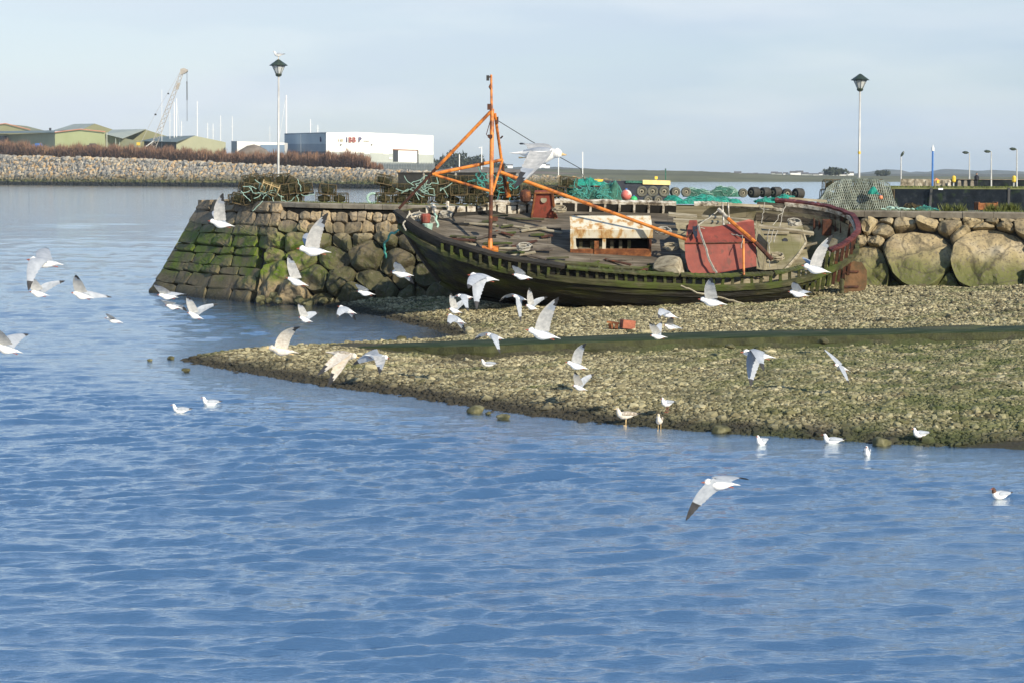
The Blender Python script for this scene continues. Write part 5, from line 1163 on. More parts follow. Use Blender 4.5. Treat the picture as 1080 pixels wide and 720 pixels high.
mb = MB(); mb.tube([P(636, 192, 94.7), P(655, 202, 90)], .04, 5); mb.build('mooring_line', M['rope'], rt)

# ------------------------------------------------------------------ dark quay behind right
rt = empty('harbour_quay', P(1050, 222, 208), 'dark harbour quay wall with grassy top behind the pier at right', 'quay')
zq = P(1000, 199, 96).z
a, b = P(940, 198.2, 215), P(1340, 199.6, 200)
MB().prism([a, b, Vector((b.x, b.y, -1)), Vector((a.x, a.y, -1))], Vector((.5, 40, 0))).build('wall', M['quaywall'], rt, fixn=True)
mb = MB(); rows = [[lerp(a, b, i/20)+Vector((0, .02, .03)), lerp(a, b, i/20)+Vector((0, 3, .06+R.uniform(-.02, .02))), lerp(a, b, i/20)+Vector((0, 36, .02))] for i in range(21)]; mb.loft(rows); mb.loft([[lerp(a, b, i/20)+Vector((0, -.03, -.14)), lerp(a, b, i/20)+Vector((0, -.03, .035)), lerp(a, b, i/20)+Vector((0, .3, .035))] for i in range(21)]); mb.build('grass_top', M['quaytop'], rt)
mb = MB()
for px in (990, 1067): p = P(px, 197, 209); mb = MB(); mb.box(Vector((p.x, lerp(215, 200, (px-940)/400)-.1, 1.5)), (.26, .2, 3.2), Matrix.Rotation(.06 if px < 1000 else 0, 3, 'Y')); mb.build('fender_post', M['blackbin'], rt)
MB().box(P(992, 199.6, 212), (.5, .2, .18)).build('white_marker', M['white'], rt)
pts = [lerp(a, b, R.random())+Vector((0, abs(R.gauss(0, 1.5)), .03)) for _ in range(5000)]
blades('quay_grass', pts, .16, M['grass'], 'short grass on top of the dark harbour quay', 'grass', .06)
# walls on the quay
YQ = 236
rt = empty('rubble_wall', P(975, 197, YQ), 'low pale rubble stone wall on the quay left of the bollards', 'wall')
mb = MB(); rows = [[P(px, 197.8, YQ)+Vector((0, 0, -.6)), P(px, 189.2+R.uniform(-.25, .25), YQ), P(px, 189.2, YQ+.5), P(px, 198, YQ+.5)] for px in range(950, 1008, 3)]; mb.loft(rows); mb.build('stonework', M['rubblewall'], rt)
rt = empty('dark_wall', P(1045, 197, YQ-2), 'dark flat-topped wall along the quay behind the person', 'wall')
MB().prism([P(1005, 189.4, YQ-2), P(1340, 191.5, YQ-2), P(1340, 201, YQ-2), P(1005, 201, YQ-2)], Vector((0, 1, 0))).build('wall', M['quaywall'], rt, fixn=True)
MB().prism([P(1005, 189.0, YQ-2.1), P(1340, 191.1, YQ-2.1), P(1340, 191.7, YQ-2.1), P(1005, 189.6, YQ-2.1)], Vector((0, 1.2, 0))).build('coping', M['coping'], rt, fixn=True)
for i, (px, w_) in enumerate(((966, .42), (977, .36), (987, .4), (995, .4), (1001, .46), (1011.5, .5), (1018, .5), (1025, .5))):
    c = P(px, 198.5, 228); c.z = 3.06
    if px in (1001,): m_ = M['peelwhite']; lab = 'pale pinkish stone bollard on the quay, lighter than its neighbours'
    else: m_ = M['coping']; lab = 'grey tapered stone bollard, number %s from the left on the quay'.replace('number %s', ('first', 'second', 'third', 'fourth', '', 'fifth', 'sixth', 'seventh')[i])
    mb = MB(); mb.box(c+Vector((0, 0, .35)), (w_*.9, .4, .7), None, .8); mb.box(c+Vector((0, 0, .74)), (w_*.7, .3, .1), None, .7); tag(mb.build('stone_bollard', m_), lab, 'bollard', 'stone bollards on the quay')
for i, (px, lab) in enumerate(((1005.5, 'yellow lifebuoy box on a grey post beside the dark wall start'), (1069, 'yellow lifebuoy box on a pale post at the right edge'))):
    b_ = P(px, 200, 222); b_.z = 3.05; rt = empty('lifebuoy_box', b_, lab, 'lifebuoy box', 'yellow lifebuoy boxes on the quay'); t = P(px, 189, 222)
    MB().tube([b_, Vector((b_.x, b_.y, t.z))], .09, 8).build('post', M['steel'], rt); mb = MB(); mb.lathe(Vector((b_.x, b_.y-.1, t.z+.02)), [(.14, -.42), (.24, -.3), (.25, .15), (.18, .32), (.04, .38)], 10); mb.build('box', M['yellow'], rt)
rt = empty('warning_board', P(988, 196, 228), 'small orange and yellow board on the quay by the blue pole', 'sign'); mb = MB(); mb.box(P(988, 191.3, 228), (.5, .1, .55), Matrix.Rotation(.5, 3, 'Y')); mb.build('board', M['orangefloat'], rt); MB().box(P(989.3, 191.8, 227.8), (.3, .1, .4)).build('yellow_patch', M['yellow'], rt); MB().tube([P(988, 192.8, 228), P(988, 197.5, 228)], .06, 5).build('post', M['steel'], rt)
b_ = P(983.3, 198, 224); rt = empty('blue_pole', Vector((b_.x, b_.y, 3.05)), 'tall bright blue pole with white top standing on the quay', 'pole')
t = P(983.8, 159.5, 224); MB().tube([Vector((b_.x, b_.y, 3.05)), t], [.12, .10], 10).build('pole', M['blue'], rt); MB().tube([t, t+Vector((0, 0, .45))], [.18, .16], 10).tube([t+Vector((0, 0, .45)), t+Vector((0, 0, .7))], .06, 6).build('white_top', M['white'], rt)
def quaylamp(px, ytop, Y, side, lab, zb_=3.05, grp='cobra head lamps along the quay'):
    b_ = P(px, 190, Y); b_.z = zb_; t = P(px, ytop, Y); rt = empty('quay_lamp', b_, lab, 'street lamp', grp)
    MB().tube([b_, lerp(b_, t, .35), t], [.12, .09, .06], 8).build('pole', M['steel'], rt)
    mb = MB(); L_ = 4.2*Y/2000; mb.tube([t, t+Vector((side*L_*.7, 0, .06))], .035, 6); mb.build('arm', M['steel'], rt)
    mb = MB(); mb.lathe(t+Vector((side*L_, 0, .04)), [(.05, -.42), (.16, -.2), (.18, .12), (.06, .4)], 10, 'Z', Matrix.Rotation(side*pi/2*.95, 3, 'Y')); mb.build('head', M['lampgreen'], rt)
quaylamp(950.3, 163, 250, .35, 'thin dark quay lamp left of the blue pole'); quaylamp(1022.5, 161.5, 240, -1, 'quay lamp first right of the blue pole'); quaylamp(1045.5, 160.3, 234, -1, 'quay lamp second right of the blue pole'); quaylamp(1072.5, 157.8, 226, -1, 'quay lamp nearest the right edge of the photo')
# person on quay (dark clothes, standing)
def person(px, yfeet, Y, z0, lab):
    b_ = P(px, yfeet, Y); b_.z = z0; rt = empty('person', b_, lab, 'person')
    mb = MB(); V3 = Vector
    for sx in (-1, 1): mb.tube([b_+V3((sx*.11, .0, .03)), b_+V3((sx*.10, .02, .48)), b_+V3((sx*.09, 0, .88))], [.055, .065, .095], 8)
    mb.tube([b_+V3((0, 0, .82)), b_+V3((0, 0, 1.0)), b_+V3((0, 0, 1.28)), b_+V3((0, 0, 1.42)), b_+V3((0, 0, 1.5))], [.17, .18, .21, .17, .07], 10)
    for sx in (-1, 1): mb.tube([b_+V3((sx*.2, 0, 1.38)), b_+V3((sx*.27, .02, 1.1)), b_+V3((sx*.22, -.1, .85))], [.065, .055, .04], 7)
    mb.build('clothed_body', M['cloth'], rt, True)
    mb = MB(); mb.lathe(b_+V3((0, -.01, 1.6)), [(.105*sin(a), -.13*cos(a)) for a in [pi*(k+.1)/8.2 for k in range(9)]], 12); mb.build('head', M['skin'], rt, True)
    mb = MB(); mb.lathe(b_+V3((0, .015, 1.64)), [(.112, -.03), (.115, .03), (.07, .1), (.01, .115)], 12); mb.build('cap', M['cloth'], rt, True)
person(1029.8, 198, 230, 3.03, 'person in dark clothes standing on the quay before the dark wall')

# ------------------------------------------------------------------ far shore: breakwater, scrub, buildings
BWL = [(-300, 192.8), (0, 195), (250, 197.2), (430, 199.5), (640, 201), (660, 201.2)]       # waterline px->py
BCR = [(-300, 158), (0, 165.5), (120, 168), (250, 174), (330, 178), (430, 181.5), (560, 186), (640, 190), (660, 193)]
def bwp(px, t):
    a = G(px, interp(px, BWL), 0.); c = P(px, interp(px, BCR), a.y+14); return a+(c-a)*t
rt = empty('breakwater', bwp(200, 0), 'long rock armoured breakwater across the far side of the harbour', 'breakwater')
mb = MB(); rows = []
for px in range(-300, 661, 12):
    a, c = bwp(px, 0)+Vector((0, .5, -1.5)), bwp(px, 1)+Vector((0, 1.5, -.8)); rows.append([a, c, c+Vector((0, 14, .3)), c+Vector((0, 30, -8))])
mb.loft(rows); mb.build('bank', M['mud'], rt)
n = 24000; px = NR.uniform(-120, 655, n); t = NR.uniform(-.03, 1.0, n)
Cc = []; Ss = []
for i in range(n):
    p = bwp(px[i], t[i]); ppm = 2000/p.y; s = (.62+.75*NR.rand()**2)*(p.y/700)
    if px[i] > 480: s *= .75
    Cc.append((p.x, p.y-NR.rand()*.8, p.z)); Ss.append(s)
o = scatter('armour_rocks', np.array(Cc), np.array(Ss), M['rock'], .8, .2); off = parent_world(rt); o.data.transform(Matrix.Translation(-off)); o.parent = rt; o['kind'] = 'stuff'
# land behind the breakwater
mb = MB(); rows = []
for pxx in range(-400, 680, 20):
    c = bwp(max(-300, min(650, pxx)), 1); p = P(pxx, interp(pxx, BCR), c.y+25); z1 = p.z+(.6 if pxx < 430 else -1.0)
    rows.append([Vector((p.x, p.y-6, z1-1.5)), Vector((p.x, p.y, z1-.3)), Vector((p.x*1.4, p.y*1.4, z1+.5)), Vector((p.x*2, p.y*2, 3))])
mb.loft(rows); tag(mb.build('harbour_land', M['land']), kind='structure')
# dry scrub on the crest
HS = [(-60, 154), (0, 150.5), (20, 151), (45, 156), (80, 153.5), (110, 155), (150, 156), (190, 158), (230, 161), (255, 163), (290, 162), (330, 164), (345, 163), (372, 162), (385, 167), (396, 174), (402, 178)]
n = 60000; px = NR.uniform(-60, 401, n); pts = []; hh = []
for i in range(n):
    p = bwp(px[i], 1.0); ytop = interp(px[i], HS); zt = P(px[i], ytop, p.y+8).z+.6*math.sin(px[i]*.9)+.5*math.sin(px[i]*.33+1); zb_ = p.z-1.2
    f = NR.rand(); pts.append((p.x+NR.normal(0, .3), p.y+4+NR.rand()*9, zb_+(zt-zb_)*f*.8)); hh.append(max(.6, (zt-zb_)*.38*(.6+.6*NR.rand())))
pts = np.array(pts); hh = np.array(hh); a = NR.normal(0, .35, n); w_ = .05+.12*NR.rand(n)
dx = np.stack([np.cos(a*3)*w_, np.sin(a*3)*w_, 0*a], -1); ln = np.stack([np.sin(a)*hh, NR.normal(0, .3, n)*hh, np.cos(a)*hh], -1)
V = np.stack([pts-dx, pts+dx, pts+ln], 1).reshape(-1, 3); Fc = (3*np.arange(n)[:, None]+np.arange(3)[None])
tag(np_mesh('scrub', V, Fc, M['scrub']), 'reddish brown dry scrub growing along the breakwater crest', 'scrub', kind='stuff')
# ground apron for building bases (hidden behind scrub)
def shed(name, label, fl, fr, gx, base, Y, roofline, mats, cat='shed', extra=None):
    """fl..gx: long wall px, gx..fr gable px (roofline: y at fl, gx, ridge (px, y), fr)"""
def quadY(pts_, Ys): return [P(px_, py_, Yy) for (px_, py_), Yy in zip(pts_, Ys)]
# far-left shed
rt = empty('green_shed', P(10, 160, 950), 'distant green shed at the left edge with red roof trim, farthest left', 'shed')
MB().prism([P(-60, 150, 950), P(-60, 137, 950), P(6, 131, 950), P(32, 137.5, 950), P(32, 160, 950), P(-60, 160, 950)], Vector((0, 40, 0))).build('gable_wall', M['drabgreen'], rt, fixn=True)
MB().tube([P(-60, 137, 949), P(6, 130.6, 949), P(32, 137.2, 949)], .22, 4).build('roof_trim', M['redtrim'], rt)
# grey shed behind bright green one
rt = empty('drab_shed', P(98, 160, 1000), 'drab olive shed with grey roof rising behind the bright green gable', 'shed')
MB().prism([P(86, 137, 1000), P(100, 130.8, 1000), P(119, 137, 1000), P(119, 160, 1000), P(86, 160, 1000)], Vector((0, 1, 0))).build('gable_wall', M['drabgreen'], rt, fixn=True)
MB().prism([P(57, 137.5, 1030), P(78, 131, 1030), P(100, 130.6, 1001), P(84, 138, 1001)], Vector((0, .5, -.3))).build('roof', M['roofgrey'], rt, fixn=True)
# bright green gable shed with long wall
rt = empty('bright_green_shed', P(80, 160, 880), 'long shed with bright green gable end and red roof edge', 'shed')
MB().prism([P(58, 140.2, 880), P(85, 137, 880), P(110.5, 139.6, 880), P(110.5, 165, 880), P(58, 165, 880)], Vector((-30, 60, 0))).build('gable_wall', M['brightgreen'], rt, fixn=True)
MB().prism([P(8, 142, 921), P(58, 140.2, 880), P(58, 165, 880), P(8, 165, 921)], Vector((.1, .6, 0))).build('side_wall', M['olive'], rt, fixn=True)
MB().prism([P(-50, 141.5, 960), P(8, 141.7, 920), P(8, 165, 920), P(-50, 165, 960)], Vector((.1, .6, 0))).build('lower_wall', M['olive'], rt, fixn=True)
MB().prism([P(-2, 143.5, 917), P(7.5, 143.5, 916), P(7.5, 165, 916), P(-2, 165, 917)], Vector((.1, -.4, 0))).build('shed_door', M['shadewall'], rt, fixn=True)
MB().prism([P(-50, 139.5, 975), P(58, 138.1, 900), P(58, 140.3, 879), P(-50, 141.8, 955)], Vector((0, 0, .15))).build('roof', M['roofdark'], rt, fixn=True)
MB().tube([P(57.7, 139.8, 879), P(85, 136.6, 879), P(111, 139.4, 879)], .24, 4).build('roof_trim', M['redtrim'], rt)
MB().box(P(53, 137.0, 905), (.9, .9, 1.6)).build('roof_vent', M['shadewall'], rt)
# third shed
rt = empty('olive_shed', P(135, 160, 900), 'pale olive shed with grey roof behind the foot of the crane', 'shed')
MB().prism([P(111, 142, 890), P(148, 149.5, 880), P(148, 168, 880), P(111, 168, 890)], Vector((0, 1, 0))).build('side_wall', M['olive'], rt, fixn=True)
MB().prism([P(129, 146, 905), P(153, 136.8, 905), P(176, 144, 905), P(176, 168, 905), P(129, 168, 905)], Vector((0, 1, 0))).build('gable_wall', M['drabgreen'], rt, fixn=True)
MB().prism([P(111, 141.8, 889), P(118, 137, 935), P(154, 136.4, 904), P(129, 146.2, 880)], Vector((0, .3, -.2))).build('roof', M['roofgrey'], rt, fixn=True)
MB().tube([P(112.5, 140, 886), P(112.5, 165, 886)], .3, 4).tube([P(122, 145, 884), P(122, 165, 884)], .2, 4).tube([P(126, 145.6, 884), P(126, 165, 884)], .2, 4).build('downpipe', M['roofgrey'], rt)
# fourth shed with dark side
rt = empty('low_shed', P(212, 165, 850), 'low olive gabled shed with dark open side right of the crane', 'shed')
MB().prism([P(186, 150, 850), P(206, 143.6, 850), P(238, 150.3, 850), P(238, 172, 850), P(186, 172, 850)], Vector((-18, 40, 0))).build('gable_wall', M['olive'], rt, fixn=True)
MB().prism([P(152, 149.3, 885), P(186, 149.8, 850), P(186, 172, 850), P(152, 172, 885)], Vector((.1, .6, 0))).build('side_wall', M['shadewall'], rt, fixn=True)  # solid panel, shade of this side put into its colour
MB().prism([P(148, 149, 888), P(168, 144.2, 900), P(206, 143.2, 851), P(186, 150, 847)], Vector((0, .2, -.2))).build('roof', M['roofdark'], rt, fixn=True)
# small blue & white building, mound
rt = empty('small_office', P(258, 165, 830), 'small flat white and navy building left of the gravel mound', 'building')
MB().prism([P(244, 149, 845), P(250, 149.2, 832), P(250, 168, 832), P(244, 168, 845)], Vector((.1, .5, 0))).build('end_wall', M['blueclad2'], rt, fixn=True)
MB().prism([P(250, 149.3, 830), P(300, 150.8, 830), P(300, 170, 830), P(250, 170, 830)], Vector((0, 12, 0))).build('front_wall', M['whiteclad'], rt, fixn=True)
MB().prism([P(275, 153, 829), P(300, 153, 829), P(300, 170, 829), P(275, 170, 829)], Vector((0, .6, 0))).build('navy_lower_wall', M['blueclad2'], rt, fixn=True)
mb = MB(); c = P(267, 168, 790); mb.lathe(c, [(9.5, -1), (8.2, 1.4), (5.5, 3.7), (2.5, 5.4), (.4, 5.9)], 24)
o = mb.build('gravel_mound', M['mud'], None, True); tag(o, 'brown gravel mound beside the small white building', 'mound'); 
for v in o.data.vertices: v.co.z += .3*sin(v.co.x*1.3)*cos(v.co.y*1.1)
# warehouse
Yw = 800; rt = empty('warehouse', P(390, 180, Yw), 'large white flat-roofed warehouse with grey lower band and roller door', 'warehouse')
def wq(x0, y0a, y0b, x1, y1a, y1b, d0, d1, mat, nm, off=0., thick=.5):
    Ya, Yb_ = lerp(Yw, Yw+30, (x0-344)/113)-off if x0 >= 343 else Yw+(344-x0)*1.4-off, lerp(Yw, Yw+30, (x1-344)/113)-off if x1 > 344.1 else Yw-off
    return MB().prism([P(x0, y0a, Ya), P(x1, y1a, Yb_), P(x1, y1b, Yb_), P(x0, y0b, Ya)], Vector((0.05, thick, 0))).build(nm, mat, rt, fixn=True)
MB().prism([P(344, 140.2, Yw), P(376, 139.6, Yw+8), P(457, 143.2, Yw+30), P(457, 161, Yw+30), P(344, 154.5, Yw)], Vector((-20, 60, 0))).build('upper_wall', M['whiteclad'], rt, fixn=True)
wq(344, 154.3, 160.2, 457, 160.8, 163.5, 0, 0, M['whiteclad'], 'middle_wall', .1, 3)
wq(344, 160.2, 176, 457, 163.5, 185, 0, 0, M['greyclad'], 'lower_wall', .2, 3)
wq(300, 141.5, 152, 344, 140.4, 152, 0, 0, M['blueclad'], 'side_upper_wall'); wq(300, 152, 160, 344, 152, 160, 0, 0, M['blueclad2'], 'side_middle_wall'); wq(300, 160, 175, 344, 160, 175, 0, 0, M['navyclad'], 'side_lower_wall')  # side turned from the sun: shade painted into the wall colours
MB().tube([P(317.6, 141.5, 836), P(317.6, 162, 836)], .25, 4).build('side_downpipe', M['whiteclad'], rt)
wq(300, 141, 142.2, 344, 139.8, 141, 0, 0, M['blueclad2'], 'side_parapet', .6)
wq(420, 158.8, 171, 440.5, 159.2, 172, 0, 0, M['whiteclad'], 'roller_door', .5); wq(414.5, 158.5, 171, 420, 158.7, 171, 0, 0, M['shadewall'], 'doorway', .5)
wq(414.3, 157.5, 158.6, 441, 158.4, 159.3, 0, 0, M['rust'], 'door_lintel', .7); wq(440.3, 159, 178, 441.2, 159, 178, 0, 0, M['shadewall'], 'door_post', .8)
for x0 in (368, 384, 404): wq(x0, 159.8, 162+.02*(x0-360), x0+6, 160.2, 162.3+.02*(x0-360), 0, 0, M['whiteclad'], 'wall_sign_panel', .6)
for x0 in (359, 391.5): wq(x0, 152.3, 153.4, x0+1.2, 152.4, 153.5, 0, 0, M['shadewall'], 'flood_light', .8, 1)
wq(410.5, 166, 168, 413.6, 166.2, 168.2, 0, 0, M['white'], 'small_notice', .8)
def text(body, p0, height, mat, parent, yaw, name='lettering'):
    cu = bpy.data.curves.new('lettering', 'FONT'); cu.body = body; cu.size = height*1.4; cu.extrude = .15; cu.space_character = 1.15; cu.offset = .06
    ob = bpy.data.objects.new('tmp', cu); COL.objects.link(ob); bpy.context.view_layer.update(); dg = bpy.context.evaluated_depsgraph_get()
    me = bpy.data.meshes.new_from_object(ob.evaluated_get(dg)); bpy.data.objects.remove(ob)
    me.transform(Matrix.Translation(p0-parent_world(parent)) @ Matrix.Rotation(yaw, 4, 'Z') @ Matrix.Rotation(pi/2, 4, 'X')); me.materials.clear(); me.materials.append(mat)
    o = bpy.data.objects.new(name, me); COL.objects.link(o); o.parent = parent; return o
M['signred'] = nmat('sign_red', [(.3, (.30, .07, .06)), (.7, (.40, .12, .10))], .4, .6, 0)
M['signgrey'] = nmat('sign_pale', [(.3, (.55, .50, .36)), (.7, (.62, .57, .42))], .4, .6, 0)
M['signnavy'] = nmat('sign_navy', [(.3, (.05, .05, .14)), (.7, (.09, .08, .2))], .4, .6, 0)
yaw = math.atan2(30, P(457, 150, Yw+30).x-P(344, 150, Yw).x)
text('I', P(365, 150.1, Yw+4.9), 2.1, M['signnavy'], rt, yaw); text('BB', P(367.6, 150.1, Yw+5.5), 2.1, M['signred'], rt, yaw); text('P', P(378, 150.1, Yw+8.3), 2.1, M['signnavy'], rt, yaw)
text('I III', P(357, 149.4, Yw+2.7), 1.0, M['signgrey'], rt, yaw); text('-----', P(384, 149.6, Yw+9.8), 1.0, M['signgrey'], rt, yaw)
text('h', P(337.4, 149.6, Yw+7.5), 2.0, M['signnavy'], rt, -.9)
# fence beside the door
rt2 = empty('mesh_fence', P(430, 180, 760), 'grey mesh fence in front of the warehouse roller door', 'fence')
mb = MB()
for i in range(24): px_ = 396+i*2.7; mb.tube([P(px_, 171.5, 770-i*.6), P(px_, 182, 770-i*.6)], .10, 4)
for yy_ in (171.8, 175, 178): mb.tube([P(396, yy_-.3, 770), P(458, yy_+.8, 756)], .07, 4)
mb.build('posts_and_rails', M['fence'], rt2); 
MB().prism([P(396, 172.2, 771), P(458, 173, 757), P(458, 183, 757), P(396, 182, 771)], Vector((0, .1, 0))).build('mesh_panel', M['fence'], rt2, fixn=True)
# crane
rt = empty('crane', P(152, 160, 820), 'tall pale lattice boom crane leaning right with hanging cable', 'crane')
def CP(px_, py_, dy=0): return P(px_, py_, 820+dy)
mb = MB(); foot = [(158, 157), (163.5, 158.5)]; head = [(190.0, 77), (192.8, 79)]
rails = []
for (a_, b_) in zip(foot, head):
    for dy in (0, 1.6): l = [CP(lerp(a_[0], b_[0], t), lerp(a_[1], b_[1], t), dy) for t in [i/16 for i in range(17)]]; rails.append(l); mb.tube([l[0], l[-1]], .13, 5)
for i in range(16):
    j = i+1
    mb.tube([rails[0][i], rails[2][j]], .10, 4, False); mb.tube([rails[2][i], rails[0][j]], .08, 4, False); mb.tube([rails[1][i], rails[3][j]], .08, 4, False); mb.tube([rails[0][i], rails[1][j]], .08, 4, False)
mb.build('lattice_boom', M['cranepaint'], rt)
MB().prism([CP(190, 73), CP(194, 72), CP(197.5, 73.6), CP(197.5, 75.6), CP(194, 78), CP(190.3, 79)], Vector((0, 2, 0))).build('boom_head', M['cranepaint'], rt, fixn=True)
MB().prism([CP(187, 87), CP(190, 88), CP(187.5, 95), CP(184.8, 94)], Vector((0, 1, 0))).build('cream_boom_section', M['cranepaint'], rt, fixn=True)
MB().tube([CP(197.2, 75), CP(197.3, 128)], .10, 4).tube([CP(197.2, 86), CP(197.3, 106)], .22, 5).build('hoist_cable', M['blackbin'], rt)
MB().tube([CP(190, 76), CP(163.5, 121), CP(146, 156)], .07, 4).build('back_stay', M['steel'], rt)
MB().box(CP(177.5, 99), (.7, .4, .6)).box(CP(164, 121), (.8, .4, .7)).build('stay_block', M['blackbin'], rt)
MB().tube([CP(151, 157, -1), CP(162, 149, -1)], .22, 4).tube([CP(160, 158, 0), CP(160, 164, 0)], 1.0, 8).build('foot_strut', M['white'], rt)
MB().box(CP(146, 152), (1.4, 1.2, 1.3)).build('cab', M['yellow'], rt); MB().box(CP(148, 160), (7, 3, 3)).build('crawler_base', M['rust'], rt)
# yacht masts
for i, (px_, y0, y1, r, lab) in enumerate(((170.7, 95, 145, .12, 'thin grey yacht mast left of the crane boom'), (179.2, 118, 145, .13, 'yacht mast right beside the lower crane boom'), (183.7, 108, 145, .22, 'thick white yacht mast just right of the boom'), (186.3, 104, 145, .2, 'tallest white yacht mast in the pair beside the boom'), (191.5, 128, 145, .16, 'short white yacht mast right of the tall pair'), (208, 107, 145, .18, 'white yacht mast standing alone past the crane cable'), (219, 130, 148, .15, 'short yacht mast above the low shed, left one'), (224.7, 131, 149, .15, 'short yacht mast above the low shed, right one'), (232.7, 122, 152, .15, 'yacht mast at the right end of the low shed'), (245, 123, 154, .15, 'yacht mast above the small white building'), (301.9, 101, 165, .38, 'thickest white mast standing right beside left lamp post'), (284.6, 133, 160, .1, 'thin grey mast left of the lamp post'), (327.5, 126, 142, .16, 'white mast tip above the warehouse, left one'), (335.2, 132, 142, .18, 'short white mast tip above the warehouse corner'))):
    mb = MB(); Y = 865; mb.tube([P(px_, y0, Y), P(px_, y1+14, Y)], [r*.8, r], 6)
    zt = P(px_, y0, Y).z-P(px_, y1, Y).z
    mb.tube([P(px_, lerp(y0, y1, .35), Y)+Vector((-1.0, 0, 0)), P(px_, lerp(y0, y1, .35), Y)+Vector((1.0, 0, 0))], .06, 4)
    if px_ in (186.3, 301.9): mb.tube([P(px_-.3, y0+1, Y), P(px_+(5 if px_ < 200 else -12), y1+10, Y)], .05 if px_ < 200 else .08, 4)
    tag(mb.build('yacht_mast', M['white']), lab, 'mast', 'bare yacht masts over the boatyard')
# slim poles on breakwater
for px_, y0, y1, lab in ((508, 155, 176, 'small white lamp pole on the far breakwater behind the mast'), (589, 165, 187, 'pale lamp pole on the breakwater right of the flying gull'), (614.5, 160.5, 190, 'tall pale pole near the end of the breakwater'), (484.5, 163, 178, 'short white pole beyond the orange strut')):
    mb = MB(); mb.tube([P(px_, y0, 600), P(px_, y1+3, 600)], .16, 6)
    if px_ in (508, 589): mb.tube([P(px_-3, y0+1.2, 600), P(px_, y0+.5, 600)], .14, 5)
    tag(mb.build('lamp_pole', M['white']), lab, 'pole')
# small cars / sheds on the far road
MB_ = None
for i, (px_, m_, lab) in enumerate(((40, 'blue', 'tiny blue van parked before the sheds'), (97, 'shadewall', 'tiny dark van parked before the bright green gable'))):
    c = P(px_, 157.0, 850); rt = empty('parked_van', c, lab, 'van'); mb = MB(); mb.box(c+Vector((0, 0, .9)), (4.6, 1.9, 1.3)); mb.box(c+Vector((.3, 0, 1.9)), (3.0, 1.7, .8), None, .85); mb.build('body', M[m_], rt)
    mb = MB(); [mb.lathe(c+Vector((x, -1, .35)), [(.3, -.1), (.35, 0), (.3, .1)], 10, 'Y') for x in (-1.4, 1.4)]; mb.build('wheels', M['rubber'], rt)

# far land, hills, trees and houses
def strip(name, prof_, Y, depth, mat, label=None, base=-1.):
    mb = MB(); rows = []
    for i in range(len(prof_)-1):
        (x0, y0), (x1, y1) = prof_[i], prof_[i+1]; k = max(1, int((x1-x0)/5))
        for j in range(k):
            t = j/k; px_ = lerp(x0, x1, t); py_ = lerp(y0, y1, t)+R.uniform(-.25, .25); c = P(px_, py_, Y+depth*.5)
            f_ = P(px_, py_, Y); rows.append([Vector((f_.x, Y, base)), Vector((f_.x, Y+depth*.05, base+.45*(c.z-base))), Vector((c.x*(1), Y+depth*.28, base+.85*(c.z-base))), c, Vector((c.x, Y+depth, base))])
    mb.loft(rows); return tag(mb.build(name, mat, None, True), label, kind='structure')
strip('far_shore', [(380, 180.5), (455, 181), (500, 180.2), (560, 179.2), (600, 178.5), (640, 179.0), (690, 179.8), (740, 180.8), (780, 183.2), (850, 185), (950, 186), (1100, 187), (1400, 187)], 1150, 500, M['land'])
strip('hill', [(440, 183), (470, 179), (500, 178), (545, 176.5), (590, 176.5), (640, 179), (700, 180.5), (760, 182.5), (860, 184), (930, 183.5), (1100, 184), (1400, 184)], 2300, 800, M['hill'])
strip('distant_hills', [(820, 184.5), (880, 182.8), (905, 183), (928, 180), (934, 178.5), (942, 181), (956, 183), (966, 181.2), (985, 182), (992, 179), (1002, 178.3), (1014, 179.5), (1024, 182), (1032, 180.2), (1048, 179.6), (1058, 180.5), (1066, 183), (1085, 183.5), (1200, 180), (1400, 182)], 4600, 900, M['hill'])
# house clusters
hid = 0
def house(px_, py_, Y, w_, label, wallm='white'):
    c = P(px_, py_, Y); rt = empty('house', c, label, 'house', 'small white houses along the far shore')
    mb = MB(); mb.box(c+Vector((0, 0, w_*.25)), (w_, w_*.6, w_*.5)); mb.build('walls', M[wallm], rt)
    mb = MB(); y_ = w_*.33; z0 = w_*.5; mb.prism([c+Vector((-w_*.55, -y_, z0)), c+Vector((-w_*.55, y_, z0)), c+Vector((-w_*.55, 0, z0+w_*.28))], Vector((w_*1.1, 0, 0))); mb.build('roof', M['slate'], rt, fixn=True)
for i, px_ in enumerate((538, 568, 572, 577)): house(px_, 177.6-(.6 if px_ == 572 else 0), 1700, 4.5 if px_ != 572 else 6, ('lone white house on the hill behind the flying gull', 'left white house of the hilltop trio', 'middle and tallest white house of the hilltop trio', 'right white house of the hilltop trio')[i])
NUM = ('one two three four five six seven eight nine ten eleven twelve thirteen fourteen fifteen sixteen seventeen eighteen nineteen twenty twenty-one twenty-two twenty-three twenty-four twenty-five twenty-six').split()
for i in range(26):
    px_ = 742+i*6.2+R.uniform(-2, 2); house(px_, 186.9+R.uniform(-1.0, 1.2), 1600-R.uniform(0, 40), R.uniform(3.2, 6), 'tiny pale house on the far shore, number %s from the left' % NUM[i], R.choice(['white', 'white', 'whiteclad', 'greyclad']))
